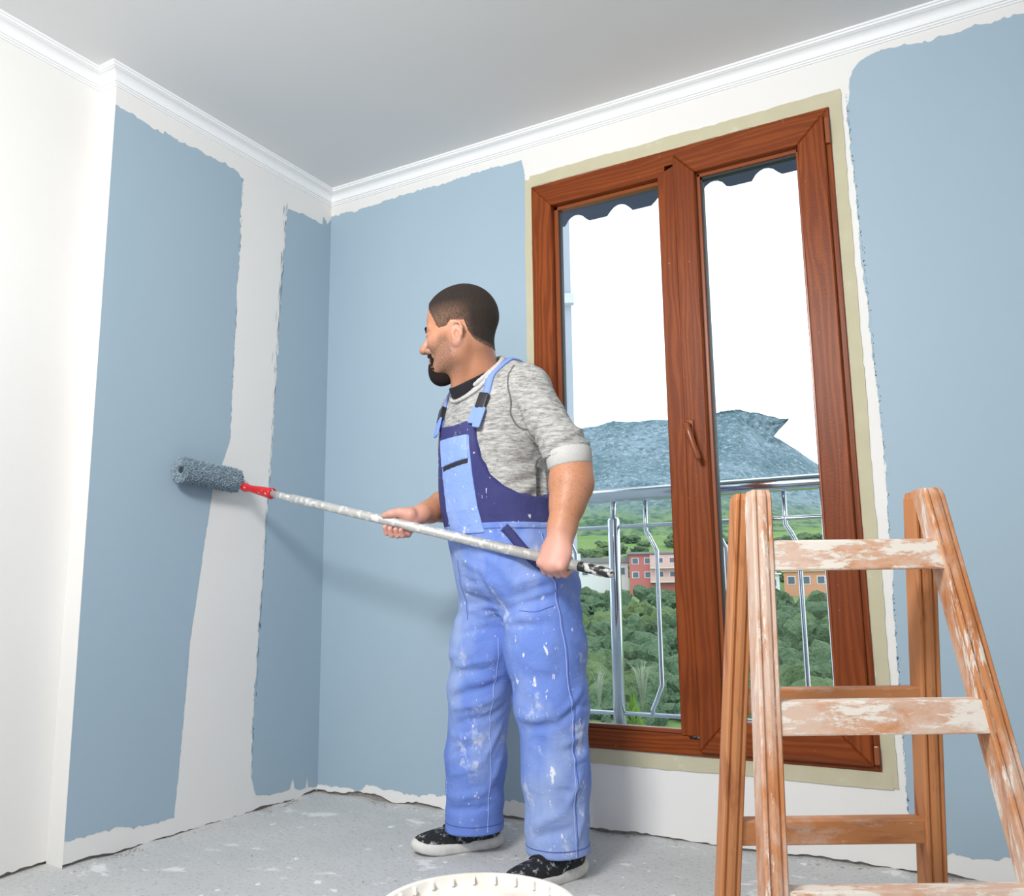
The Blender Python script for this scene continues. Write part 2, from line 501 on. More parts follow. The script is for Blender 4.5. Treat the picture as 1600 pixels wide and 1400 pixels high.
# ------------------------------------------------------------------ the window
def build_window():
    win = empty('window_1', (0, 0, 0)); tag(win, 'tall brown wood-effect balcony window with two panes', kind='structure')
    y0, y1 = YW - 0.010, YW + 0.075
    x0, x1, z0, z1 = OX0, OX1, OZ0, OZ1
    b = 0.0025
    a = 0.085; at = 0.095; ab = 0.062; ar = 0.075
    fr = empty('frame'); fr.parent = win
    def P(name, poly, mt, ya, yb, par, bv=b):
        return link(name, prism_mesh(name, poly, 'y', ya, yb, bv), M[mt], par)
    P('stile', [(x0, z0), (x0 + a, z0 + ab), (x0 + a, z1 - at), (x0, z1)], 'wood_v', y0, y1, fr)
    P('stile', [(x1, z0), (x1, z1), (x1 - 0.05, z1 - at * .6), (x1 - 0.05, z0 + ab * .8)], 'wood_v', y0, y1, fr)
    P('rail', [(x0, z1), (x0 + a, z1 - at), (-0.93, z1 - at), (-0.93, z1 - at * .6), (x1 - 0.05, z1 - at * .6), (x1, z1)], 'wood_h', y0, y1, fr)
    P('rail', [(x0, z0), (x1, z0), (x1 - 0.05, z0 + ab * .8), (-0.93, z0 + ab * .8), (-0.93, z0 + ab), (x0 + a, z0 + ab)], 'wood_h', y0, y1, fr)
    P('mullion', [(-0.955, z0 + ab), (-0.870, z0 + ab), (-0.870, z1 - at * .62), (-0.955, z1 - at * .93)], 'wood_v', y0 - 0.004, y1, fr)
    # glazing beads and pane of the fixed light
    gx0, gx1, gz0, gz1 = x0 + a, -0.955, z0 + ab, z1 - at
    for lo, hi in (((gx0, YW + 0.018, gz0), (gx0 + 0.016, YW + 0.05, gz1)), ((gx1 - 0.010, YW + 0.018, gz0), (gx1, YW + 0.05, gz1)),
                   ((gx0, YW + 0.018, gz1 - 0.014), (gx1, YW + 0.05, gz1)), ((gx0, YW + 0.018, gz0), (gx1, YW + 0.05, gz0 + 0.014))):
        link('glazing_bead', box_mesh('glazing_bead', lo, hi, 0.002), M['brown'], fr)
    link('gasket', box_mesh('gasket', (gx0 + 0.014, YW + 0.030, gz0 + 0.012), (gx0 + 0.021, YW + 0.05, gz1 - 0.012)), M['gasket'], fr)
    link('pane', box_mesh('pane', (gx0 + 0.005, YW + 0.036, gz0 + 0.005), (gx1 - 0.005, YW + 0.042, gz1 - 0.005)), M['glass'], win)
    # opening sash: mitred, standing proud of the frame
    sx0, sx1, sz0, sz1 = -0.893, -0.376, 0.287, 2.338
    lw, rw, tw_, bw = 0.078, 0.088, 0.086, 0.086
    ys0, ys1 = YW - 0.027, YW + 0.05
    sash = empty('sash'); sash.parent = win
    P('stile', [(sx0, sz0), (sx0 + lw, sz0 + bw), (sx0 + lw, sz1 - tw_), (sx0, sz1)], 'wood_v', ys0, ys1, sash, 0.004)
    P('stile', [(sx1, sz0), (sx1, sz1), (sx1 - rw, sz1 - tw_), (sx1 - rw, sz0 + bw)], 'wood_v', ys0, ys1, sash, 0.004)
    P('rail', [(sx0, sz1), (sx0 + lw, sz1 - tw_), (sx1 - rw, sz1 - tw_), (sx1, sz1)], 'wood_h', ys0, ys1, sash, 0.004)
    P('rail', [(sx0, sz0), (sx1, sz0), (sx1 - rw, sz0 + bw), (sx0 + lw, sz0 + bw)], 'wood_h', ys0, ys1, sash, 0.004)
    gx0, gx1, gz0, gz1 = sx0 + lw, sx1 - rw, sz0 + bw, sz1 - tw_
    for lo, hi in (((gx0 - .002, YW + 0.0, gz0), (gx0 + 0.012, YW + 0.03, gz1)), ((gx1 - 0.010, YW + 0.0, gz0), (gx1 + .002, YW + 0.03, gz1)),
                   ((gx0, YW + 0.0, gz1 - 0.012), (gx1, YW + 0.03, gz1 + .002)), ((gx0, YW + 0.0, gz0 - .002), (gx1, YW + 0.03, gz0 + 0.012))):
        link('glazing_bead', box_mesh('glazing_bead', lo, hi, 0.002), M['brown'], sash)
    link('gasket', box_mesh('gasket', (gx0 + 0.010, YW + 0.008, gz0 + 0.010), (gx0 + 0.018, YW + 0.03, gz1 - 0.010)), M['gasket'], sash)
    link('gasket', box_mesh('gasket', (gx0 + 0.010, YW + 0.008, gz1 - 0.020), (gx1 - 0.01, YW + 0.03, gz1 - 0.011)), M['gasket'], sash)
    link('pane', box_mesh('pane', (gx0 + 0.004, YW + 0.016, gz0 + 0.004), (gx1 - 0.004, YW + 0.022, gz1 - 0.004)), M['glass'], sash)
    # lever handle
    hx, hz = -0.872, 1.335
    h = link('handle', box_mesh('handle', (hx - 0.014, ys0 - 0.010, hz - 0.032), (hx + 0.014, ys0, hz + 0.032), 0.005, 2), M['brown'], sash)
    Vh, Fh = tube_data([(hx, ys0 - 0.008, hz + 0.012), (hx, ys0 - 0.035, hz + 0.012), (hx + 0.003, ys0 - 0.046, hz + 0.004), (hx + 0.010, ys0 - 0.050, hz - 0.02),
                        (hx + 0.022, ys0 - 0.048, hz - 0.065), (hx + 0.034, ys0 - 0.044, hz - 0.105), (hx + 0.037, ys0 - 0.043, hz - 0.114)],
                       [0.009, 0.009, 0.0105, 0.0105, 0.0095, 0.0095, 0.006], 12)
    lever = link('lever', new_mesh('lever', Vh, Fh, True), M['brown'], sash)
    # hinges at the right stile
    for hz0, hz1 in ((2.235, 2.325), (0.292, 0.345)):
        g = link('hinge', box_mesh('hinge', (-0.374, ys0 + 0.002, hz0), (-0.359, YW - 0.008, hz1), 0.003, 2), M['brown'], win)
build_window()

# ------------------------------------------------------------------ masking tape round the window
def tape(name, pts, label, seed):
    yf = YW - 0.0015 - 0.0008 * (seed - 60)
    out = ragged_poly(pts, [0.0035] * 4, 0.02, seed)
    n = len(out)
    V = [(p[0], yf, p[1]) for p in out] + [(p[0], YW - 0.0005, p[1]) for p in out]
    Fc = [tuple(range(n)), tuple(range(n, 2 * n))[::-1]] + [(i, (i + 1) % n, n + (i + 1) % n, n + i) for i in range(n)]
    tag(link(name, new_mesh(name, V, Fc), M['tape']), label, 'tape', 'masking tape strips around the window')
tape('masking_tape', [(-1.508, 0.23), (-1.475, 0.23), (-1.475, 2.40), (-1.506, 2.41)], 'beige masking tape strip down the left side of the window frame', 61)
tape('masking_tape', [(-1.500, 2.371), (-0.320, 2.371), (-0.320, 2.424), (-1.480, 2.421)], 'beige masking tape strip along the top of the window frame', 62)
tape('masking_tape', [(-0.357, 0.228), (-0.316, 0.226), (-0.318, 2.42), (-0.357, 2.37)], 'beige masking tape strip down the right side of the window frame', 63)
tape('masking_tape', [(-1.475, 0.222), (-0.330, 0.224), (-0.330, 0.270), (-1.475, 0.270)], 'beige masking tape strip along the bottom of the window frame', 64)

# crumbs of plaster and grit lying along the foot of the walls
def build_debris():
    rng = np.random.default_rng(41)
    bm = bmesh.new(); bmesh.ops.create_icosphere(bm, subdivisions=1, radius=1)
    T = np.array([v.co[:] for v in bm.verts]); Fi = np.array([[v.index for v in f.verts] for f in bm.faces]); bm.free()
    Vs, Fs = [], []; o = 0
    def put(x, y, s):
        nonlocal o
        P = T * (0.7 + 0.6 * rng.random((len(T), 1))) * s * np.array([1, 1, 0.6])
        Vs.append(P + np.array([x, y, 0.002 + s * 0.3])); Fs.append(Fi + o); o += len(T)
    for _ in range(900):
        d = abs(rng.normal()) * 0.022; s = 0.0015 + 0.0045 * rng.random() ** 3
        if rng.random() < 0.42: put(XL + 0.004 + d, rng.uniform(YREC, YW - 0.01), s)
        elif rng.random() < 0.25: put(XREC + 0.004 + d, rng.uniform(0.9, YREC - 0.02), s)
        else: put(rng.uniform(XL + 0.01, 0.3), YW - 0.004 - d, s)
    for _ in range(160):
        put(rng.uniform(-2.4, 0.2), rng.uniform(1.2, 2.7), 0.001 + 0.003 * rng.random() ** 3)
    d = link('plaster_crumbs', fast_mesh('plaster_crumbs', np.concatenate(Vs), np.concatenate(Fs), False), M['crumb'])
    tag(d, 'tiny crumbs of plaster and grit along the foot of the walls', 'debris', kind='stuff')
p = Mat('plaster_crumb', 0.9, 0.2); p.color(p.mix(p.noise(60, 2), (0.30, 0.29, 0.27), (0.70, 0.69, 0.66))); M['crumb'] = p.m
build_debris()
# ------------------------------------------------------------------ outside: balcony, awning, neighbour, hillside
tag(link('balcony_floor', box_mesh('balcony_floor', (-4.5, YO, 0.06), (2.4, 3.72, 0.21), 0.004), M['ledge']), 'polished stone balcony floor outside the window', kind='structure')

def build_railing():
    r = empty('balcony_railing', (0, 3.5, 0.21))
    tag(r, 'shiny stainless steel balcony railing outside the window', 'railing')
    off = (0, 3.5, 0.21)
    y = 3.5
    tube('handrail', [(-3.6, y, 1.213), (1.6, y, 1.213)], 0.031, M['steel'], r, 20, off)
    for z in (1.075, 0.288):
        tube('rail', [(-3.6, y, z), (1.6, y, z)], 0.009, M['steel'], r, 10, off)
    for px in (-1.467 - 2.0, -1.467, 0.55):
        o = tube('post', [(px, y, 0.21), (px, y, 1.105), (px, y, 1.115), (px, y, 1.117)], [0.026, 0.026, 0.021, 0.011], M['steel'], r, 16, off)
        tube('pin', [(px, y, 1.115), (px, y, 1.19)], 0.012, M['steel'], o, 10, off)
    for bx in (-3.2, -2.9, -2.6, -2.3, -2.0, -1.70, -1.318, -1.02, -0.732, -0.586, -0.30, -0.02, 0.27):
        k = 0.045 if bx != -0.586 else 0.0
        tube('baluster', [(bx, y, 1.19), (bx, y, 1.075), (bx, y, 1.05), (bx + k * .4, y, 1.02), (bx + k, y, 0.965), (bx + k, y, 0.93), (bx + k, y, 0.44), (bx + k, y, 0.41), (bx + k * .4, y, 0.345), (bx, y, 0.31), (bx, y, 0.288)],
             0.0095, M['steel'], r, 10, off)
build_railing()

def build_awning():
    # roof slab of the balcony above, with a scalloped fabric valance hanging from its edge
    tag(link('balcony_roof', box_mesh('balcony_roof', (-2.6, YO, 2.93), (2.4, 3.86, 3.05)), M['ext']), 'grey underside of the balcony above', kind='structure')
    fab = Mat('valance_fabric', 0.85, 0.1); fab.color((0.13, 0.16, 0.24))
    V = []; Fc = []
    xs = np.arange(-2.6, 2.4, 0.02)
    for x in xs:
        t = (x + 0.06) / 0.245
        zb = 2.695 + 0.048 * max(0.0, math.cos(2 * math.pi * t)) ** 0.6 + 0.004
        for yy in (3.858, 3.864):
            V += [(x, yy, zb), (x, yy, 2.94)]
    for i in range(len(xs) - 1):
        a, b = 4 * i, 4 * i + 4
        Fc += [(a, b, b + 1, a + 1), (a + 2, a + 3, b + 3, b + 2), (a, a + 2, b + 2, b)]
    tag(link('awning_valance', new_mesh('awning_valance', V, Fc), fab.m), 'dark blue-grey scalloped awning valance above the balcony', 'awning')
build_awning()

def cam_point(px, py, dist):
    """direction measured in the photograph, carried out to a real distance (horizontal)"""
    d = rt * ((px - 800) / FPX) + up * (-(py - 700) / FPX) + fw
    h = math.hypot(d.x, d.y)
    return Vector((0, 0, CAM_H)) + d * (dist / h)

BM = {}
def out_mats():
    p = Mat('hill_grass', 0.95, 0.1)
    c = p.mix(p.noise(0.12, 6, 0.65), (0.095, 0.185, 0.055), (0.22, 0.31, 0.10))
    c = p.mix(p.ramp(p.noise(0.5, 4, 0.7), [(0.58, 0), (0.66, 1)]), c, (0.33, 0.33, 0.29)); p.color(c); BM['grass'] = p.m
    p = Mat('scrub_leaves', 0.9, 0.15)
    c = p.mix(p.noise(0.08, 3), (0.07, 0.145, 0.085), (0.14, 0.235, 0.10))
    c = p.mix(p.ramp(p.noise(1.3, 6, 0.8), [(0.40, 0), (0.62, 1)]), c, (0.20, 0.29, 0.16))
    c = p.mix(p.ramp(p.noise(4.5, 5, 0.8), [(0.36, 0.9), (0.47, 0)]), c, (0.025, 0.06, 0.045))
    c = p.mix(p.ramp(p.noise(0.05, 3), [(0.52, 0), (0.62, 0.6)]), c, (0.22, 0.30, 0.10)); p.color(c)
    p.bump(p.noise(3.5, 4, 0.7), 1.0, 0.6); BM['scrub'] = p.m
    p = Mat('hazy_mountain_rock', 0.95, 0.1)
    c = p.mix(p.ramp(p.noise(0.028, 8, 0.72, stretch=(1, 1, 1.6)), [(0.40, 0), (0.60, 1)]), (0.095, 0.165, 0.195), (0.21, 0.29, 0.345))  # distance haze painted into the rock tones as a blue-grey tint
    c = p.mix(p.ramp(p.noise(0.55, 6, 0.85), [(0.52, 0), (0.62, 0.75)]), c, (0.46, 0.52, 0.56))
    c = p.mix(p.ramp(p.noise(0.40, 6, 0.85, rot=(1, 1, 1)), [(0.40, 0.8), (0.50, 0)]), c, (0.055, 0.105, 0.12))
    sep = p.N.new('ShaderNodeSeparateXYZ'); p.L.new(p.coord((1, 1, 1)), sep.inputs[0])
    hz = p.math('ADD', p.math('MULTIPLY', sep.outputs[2], 1 / 70.0), p.math('MULTIPLY', p.noise(0.03, 4), 0.25))
    gr = p.mix(p.ramp(p.noise(0.22, 5, 0.7), [(0.45, 0), (0.60, 1)]), (0.17, 0.25, 0.12), (0.05, 0.11, 0.07))
    c = p.mix(p.ramp(hz, [(0.42, 0), (0.60, 1)]), gr, c); p.color(c)
    p.bump(p.noise(0.1, 6, 0.7), 0.6, 4.0); BM['hazy_rock'] = p.m
    BM['bw'] = simple('house_white', (0.75, 0.76, 0.78)); BM['bred'] = simple('house_red', (0.52, 0.16, 0.14))
    BM['bpink'] = simple('house_pink', (0.72, 0.47, 0.42)); BM['bor'] = simple('house_orange', (0.68, 0.33, 0.20))
    BM['byel'] = simple('house_yellow', (0.80, 0.66, 0.35)); BM['bgrey'] = simple('house_roof_grey', (0.24, 0.23, 0.24))
    BM['bwin'] = simple('house_window', (0.10, 0.13, 0.17), 0.2); BM['bslab'] = simple('house_slab', (0.70, 0.66, 0.62))
    BM['pale'] = simple('pale_twigs', (0.34, 0.38, 0.30), 0.9); BM['bark'] = simple('bark', (0.20, 0.17, 0.14), 0.9)
    BM['lime'] = simple('lime_needles', (0.17, 0.33, 0.035), 0.9)
out_mats()

# hillside: radius/azimuth grid; azimuth measured left of +Y
def ground_z(r, az):
    z = np.interp(r, [3.7, 8, 20, 40, 70, 100, 128, 140, 170, 210, 260], [-6.0, -6.5, -7.2, -6.6, -3.9, -1.6, 0.3, 0.8, 5.0, 11.0, 18.0])
    return z + 1.3 * fbm(np.cos(az) * r / 18 + 50, np.sin(az) * r / 18 + 50, 77, 4) * np.clip((r - 10) / 40, 0, 1.6)

def polar(r, az): return (-r * np.sin(az), r * np.cos(az))

def build_ground():
    rs = np.concatenate([np.linspace(3.7, 40, 24), np.linspace(42, 260, 110)])
    az = np.linspace(R(-35), R(60), 130)
    Rr, A = np.meshgrid(rs, az, indexing='ij')
    x, y = polar(Rr, A); z = ground_z(Rr, A)
    V = np.stack([x, y, z], -1).reshape(-1, 3); n = len(az)
    i, j = np.meshgrid(np.arange(len(rs) - 1), np.arange(n - 1), indexing='ij'); a = (i * n + j).ravel()
    tag(link('ground', fast_mesh('ground', V, np.stack([a, a + 1, a + n + 1, a + n], 1)), BM['grass']), 'green grassy hillside across the valley', kind='structure')
build_ground()

def build_mountain():
    sil = [(300, 800), (600, 735), (760, 700), (905, 672), (930, 669), (960, 660), (1000, 658), (1045, 655), (1092, 652), (1112, 648), (1150, 643), (1180, 662), (1207, 682), (1230, 694), (1285, 732), (1340, 770), (1420, 815), (1600, 850), (1900, 870)]
    D = 340.0
    azs, hs = [], []
    for px, py in sil:
        P = cam_point(px, py, D); azs.append(math.atan2(-P.x, P.y)); hs.append(P.z)
    o = np.argsort(azs); azs = np.array(azs)[o]; hs = np.array(hs)[o]
    az = np.linspace(R(-32), R(58), 420)
    rs = np.linspace(225, 400, 80)
    crest = np.interp(az, azs, hs)
    Rr, A = np.meshgrid(rs, az, indexing='ij')
    t = np.clip((Rr - 235) / (D - 235), 0, 1)
    base = 12.0
    Cz = crest[None, :]
    up_ = base + (Cz - base) * (0.25 * t + 0.75 * t ** 1.25)
    dn = Cz - (Rr - D) * 0.5
    z = np.where(Rr <= D, up_, dn)
    x, y = polar(Rr, A)
    amp = np.clip((Rr - 225) / 60, 0, 1) * np.clip(1 - np.abs(t - 0.5) * 1.2, 0.12, 1)
    z = z + amp * 9 * fbm(x / 30, y / 30, 90, 5)
    z = np.where(np.abs(Rr - D) < 3, z + 1.1 * fbm(A * 160, Rr * 0, 95, 3), z)
    V = np.stack([x, y, z], -1).reshape(-1, 3); n = len(az)
    i, j = np.meshgrid(np.arange(len(rs) - 1), np.arange(n - 1), indexing='ij'); a = (i * n + j).ravel()
    mt = empty('mountain', (0, 0, 0))
    tag(mt, 'scrubby mountain, painted blue-grey with haze, with a rocky summit behind the houses', 'mountain')
    link('slope', fast_mesh('slope', V, np.stack([a, a + 1, a + n + 1, a + n], 1)), BM['hazy_rock'], mt)
    # summit crag overhanging to the right
    poly = [(1085, 668), (1095, 653), (1112, 647), (1135, 642), (1155, 640), (1168, 644), (1185, 645), (1198, 650), (1212, 652), (1222, 655), (1231, 654), (1226, 664), (1216, 672), (1209, 681), (1200, 700), (1150, 715), (1100, 705)]
    tx = [1060, 1095, 1112, 1135, 1155, 1168, 1185, 1198, 1212, 1222, 1232]; ty = [664, 653, 647, 642, 640, 644, 645, 650, 652, 655, 654]
    bx = [1060, 1100, 1150, 1190, 1206, 1216, 1226, 1232]; by = [690, 712, 718, 706, 686, 673, 663, 656]
    ns, nt = 60, 16
    V, Fc = [], []
    rng = np.random.default_rng(5)
    for side in (0, 1):
        for i in range(ns + 1):
            px = 1060 + (1232 - 1060) * i / ns
            yt = np.interp(px, tx, ty) + (rng.random() - 0.5) * 1.6; yb = np.interp(px, bx, by)
            for k in range(nt + 1):
                t = k / nt
                if side == 0: dd = D - 2 - 9 * (1 - t) ** 0.8 * min(1.0, (ns - i) / 14) - 3.5 * float(fbm(np.array(i * 0.35), np.array(k * 0.5), 61, 3)) * (0 < k < nt)
                else: dd = D + 9 * math.sin(math.pi * (0.15 + 0.8 * t)) * min(1.0, (ns - i) / 10)
                V.append(cam_point(px, yb + (yt - yb) * t, dd))
    m_ = nt + 1; h_ = (ns + 1) * m_
    for i in range(ns):
        for k in range(nt):
            a_ = i * m_ + k
            Fc.append((a_, a_ + m_, a_ + m_ + 1, a_ + 1)); Fc.append((h_ + a_, h_ + a_ + 1, h_ + a_ + m_ + 1, h_ + a_ + m_))
        for k in (0, nt):
            a_ = i * m_ + k; Fc.append((a_, h_ + a_, h_ + a_ + m_, a_ + m_))
    for k in range(nt):
        for i in (0, ns):
            a_ = i * m_ + k; Fc.append((a_, a_ + 1, h_ + a_ + 1, h_ + a_))
    link('summit_crag', new_mesh('summit_crag', V, Fc, True), BM['hazy_rock'], mt)
build_mountain()

def ico_template(sub, seed):
    bm = bmesh.new(); bmesh.ops.create_icosphere(bm, subdivisions=sub, radius=1)
    V = np.array([v.co[:] for v in bm.verts]); Fc = np.array([[v.index for v in f.verts] for f in bm.faces]); bm.free()
    rng = np.random.default_rng(seed)
    d = np.zeros(len(V))
    for _ in range(26):                      # lumps of foliage
        c = rng.normal(size=3); c /= np.linalg.norm(c)
        d += 0.22 * np.exp(-((V - c) ** 2).sum(1) / 0.10)
    d += rng.normal(size=len(V)) * 0.13
    return V * (0.72 + d)[:, None] * np.array([1, 1, 0.85]), Fc

def build_scrub():
    rng = np.random.default_rng(11)
    temps = [ico_template(2, s) for s in range(6)]; big = [ico_template(3, s + 20) for s in range(4)]
    Vs, Fs = [], []; o = 0
    def put(r, az, s, squash=1.0):
        nonlocal o
        x, y = polar(np.array(r), np.array(az)); z = float(ground_z(np.array([r]), np.array([az]))[0])
        T, Fc = big[rng.integers(4)] if s > 1.5 else temps[rng.integers(6)]
        a = rng.random() * 6.28; c, sn = math.cos(a), math.sin(a)
        P = T * s; P = np.stack([P[:, 0] * c - P[:, 1] * sn, P[:, 0] * sn + P[:, 1] * c, P[:, 2] * squash], 1)
        Vs.append(P + np.array([float(x), float(y), z + s * 0.35])); Fs.append(Fc + o); o += len(T)
    for _ in range(2000):
        r = rng.uniform(46, 116); az = rng.uniform(R(2), R(36))
        # an open grassy shoulder below the pink house
        if 104 < r and any(abs(az - q) < R(1.6) for q in (R(8.5), R(12), R(15.5))): continue
        if r > 90 and abs(az - R(20.5)) < R(3.2) and rng.random() < 0.85: continue
        put(r, az, (0.35 + 1.25 * rng.random() ** 2.2) * (0.7 + r / 220), rng.uniform(0.8, 1.5))
    for _ in range(420):
        r = rng.uniform(26, 48); az = rng.uniform(R(2), R(36))
        put(r, az, rng.uniform(0.15, 0.5), rng.uniform(0.7, 1.2))
    for _ in range(300):
        r = rng.uniform(146, 222); az = rng.uniform(R(0), R(38))
        put(r, az, rng.uniform(0.8, 2.4), rng.uniform(0.6, 0.9))
    me = fast_mesh('hillside_scrub', np.concatenate(Vs), np.concatenate(Fs), False)
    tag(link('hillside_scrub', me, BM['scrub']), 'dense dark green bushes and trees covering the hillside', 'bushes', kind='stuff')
build_scrub()

def house(name, px0, px1, pyb, pyt, dist, label, wall, roof, floors, cols, depth=7.0, slabs=False, roofh=0.5, wall2=None):
    """block whose front faces the camera; real size from its bearing and distance"""
    a = cam_point(px0, pyb, dist); b = cam_point(px1, pyb, dist)
    zt = cam_point((px0 + px1) / 2, pyt, dist).z
    wdt = (b.xy - a.xy).length; h = zt - a.z
    ang = math.atan2(b.y - a.y, b.x - a.x)
    root = empty(name, (a.x, a.y, a.z), ang); tag(root, label, 'building')
    link('wall', box_mesh('wall', (0, 0, -2.5), (wdt, depth, h)), BM[wall], root)
    if wall2:
        link('wall', box_mesh('wall', (wdt * 0.42, -0.25, 0), (wdt, 0.0, h * 0.98)), BM[wall2], root)
    link('roof', box_mesh('roof', (-0.3, -0.5, h), (wdt + 0.3, depth + 0.3, h + roofh), 0.05), BM[roof], root)
    fh = h / floors
    for f in range(floors):
        for c in range(cols):
            x = wdt * (c + 0.5) / cols
            y0 = -0.25 if wall2 and x > wdt * 0.42 else 0.0
            ww = min(0.55, wdt / cols * 0.28)
            wn = link('window', box_mesh('window', (x - ww, y0 - 0.06, f * fh + fh * 0.30), (x + ww, y0 + 0.02, f * fh + fh * 0.76)), BM['bw'], root)
            link('pane', box_mesh('pane', (x - ww * .8, y0 - 0.08, f * fh + fh * 0.34), (x + ww * .8, y0 - 0.03, f * fh + fh * 0.72)), BM['bwin'], wn)
        if slabs:
            link('balcony_slab', box_mesh('balcony_slab', (wdt * 0.42, -1.3, f * fh - 0.1), (wdt + 0.1, 0, f * fh + 0.08)), BM['bslab'], root)
            link('parapet', box_mesh('parapet', (wdt * 0.42, -1.3, f * fh + 0.08), (wdt + 0.1, -1.2, f * fh + 0.75)), BM[wall2 or wall], root)
    return root
house('house', 984, 1062, 910, 866, 128, 'red and pink house with balconies left of the window mullion', 'bred', 'bgrey', 2, 4, slabs=True, wall2='bpink', roofh=0.35)
house('house', 905, 982, 908, 880, 134, 'low white house with a grey roof behind the railing post', 'bw', 'bgrey', 1, 4, roofh=0.8)
house('house', 1112, 1137, 922, 862, 118, 'narrow white tower house right of the window mullion', 'bw', 'bslab', 3, 2, depth=5)
house('house', 1140, 1215, 918, 884, 136, 'grey-roofed pink house behind the ladder top', 'bpink', 'bgrey', 1, 3, roofh=0.6)
house('house', 1226, 1296, 922, 893, 122, 'orange house with white windows beyond the ladder rung', 'bor', 'byel', 1, 3, roofh=0.3)
house('house', 1200, 1219, 925, 898, 114, 'small white house beside the orange house', 'bw', 'bw', 1, 1, depth=4, roofh=0.2)

def build_neighbour():
    # corner of the next apartment block, at the left edge of the view
    Y0 = 9.0; xe = -1.79 / 3.9 * Y0 - 0.10
    root = empty('apartment_block', (xe, Y0, -6), R(27)); tag(root, 'grey apartment block corner at the left of the window view', 'building')
    g = simple('block_render', (0.33, 0.37, 0.43), 0.9); wh = simple('block_trim', (0.50, 0.54, 0.58), 0.8)
    link('wall', box_mesh('wall', (-3.2, 0, 0), (0, 6, 15)), g, root)
    for z in (4.0, 7.1, 10.2):
        link('floor_band', box_mesh('floor_band', (-3.2, -0.10, z), (0.03, 0, z + 0.12)), wh, root)
    for z in (2.0, 5.0, 8.4, 11.2):
        for x in (-0.42, -1.6):
            wn = link('window', box_mesh('window', (x - 0.28, -0.05, z), (x + 0.30, 0.02, z + 1.2)), wh, root)
            link('pane', box_mesh('pane', (x - 0.22, -0.07, z + 0.06), (x + 0.24, -0.02, z + 1.14)), BM['bwin'], wn)
build_neighbour()

# single plants that stand out near the foot of the view
def bare_shrub(name, px, py, dist, h, n, mat, label, seed, lean=0.5, rad=0.02):
    P = cam_point(px, py, dist); rnd = random.Random(seed)
    root = empty(name, P); tag(root, label, 'plant')
    parts = []
    for _ in range(n):
        a = rnd.random() * 6.28; l = h * (0.6 + 0.5 * rnd.random()); s = lean * rnd.random()
        e = Vector((math.cos(a) * s * l, math.sin(a) * s * l, l))
        parts.append(tube_data([(0, 0, -0.6), e * 0.5 + Vector((0, 0, 0.05)), e], [rad, rad * .7, rad * .2], 5))
    link('branches', new_mesh('branches', *merge(parts), True), mat, root)
bare_shrub('pale_shrub', 1003, 1068, 24, 0.55, 34, BM['pale'], 'pale grey bare-twigged shrub between the railing posts', 3, 0.9, 0.008)
bare_shrub('sapling', 936, 1080, 30, 0.75, 18, BM['pale'], 'small pale sapling near the left railing post', 5, 0.5, 0.010)
def conifer(px, py, dist, h, label):
    P = cam_point(px, py, dist); rnd = random.Random(9)
    root = empty('dwarf_conifer', P); tag(root, label, 'plant')
    parts = []
    for _ in range(420):
        t = rnd.random() ** 1.3; a = rnd.random() * 6.28; r = (1 - t) * h * 0.36
        b = Vector((math.cos(a) * r * .45, math.sin(a) * r * .45, t * h - 0.3)); e = Vector((math.cos(a) * r, math.sin(a) * r, t * h + 0.12 * h - 0.3))
        sd = Vector((-math.sin(a), math.cos(a), 0)) * 0.03
        parts.append(([b - sd, b + sd, e, (b + e) / 2 + Vector((0, 0, .03))], [(0, 1, 2), (0, 2, 3), (1, 3, 2)]))
    link('foliage', new_mesh('foliage', *merge(parts)), BM['lime'], root)
    tube('trunk', [(0, 0, -0.7), (0, 0, h * .5)], 0.03, BM['bark'], root, 6)
conifer(990, 1140, 15, 0.85, 'bright lime green dwarf conifer at the foot of the window view')
# ------------------------------------------------------------------ view-aligned floor frame for the free-standing things
E1 = Vector((math.cos(YAW), math.sin(YAW), 0)); E2 = Vector((-math.sin(YAW), math.cos(YAW), 0))
def UV(u, v, z=0.0): return E1 * u + E2 * v + Vector((0, 0, z))

# ------------------------------------------------------------------ step ladder
def ladder_mats():
    for nm, st, cov in (('ladder_post', (1, 1, 0.12), 0.52), ('ladder_rung', (0.18, 1, 1), 0.455), ('ladder_rear', (1, 1, 0.12), 0.66), ('ladder_rear_rung', (0.18, 1, 1), 0.60)):
        p = Mat(nm + '_wood', 0.6, 0.35)
        c = p.mix(p.noise(14, 5, 0.6, st), (0.46, 0.165, 0.055), (0.66, 0.31, 0.135))
        c = p.mix(p.ramp(p.noise(40, 3, 0.6, st), [(0.30, 0.7), (0.46, 0)]), c, (0.30, 0.095, 0.035))
        # pale worn primer film, then thick white drips
        c = p.mix(p.ramp(p.noise(9, 6, 0.68, (1, 1, 0.45) if 'post' in nm or nm == 'ladder_rear' else (0.5, 1, 1)), [(cov - 0.07, 0), (cov + 0.09, 0.78)]), c, (0.70, 0.55, 0.46))
        film = p.ramp(p.noise(42, 6, 0.72, (1, 1, 0.16) if 'post' in nm or nm == 'ladder_rear' else (0.28, 1, 1)), [(cov + 0.03, 0), (cov + 0.10, 0.9)])
        c = p.mix(film, c, (0.80, 0.75, 0.68))
        p.color(c); p.bump(film, 0.35, 0.002); p.bump(p.noise(60, 4, 0.6, st), 0.25, 0.002)
        M[nm] = p.m
ladder_mats()

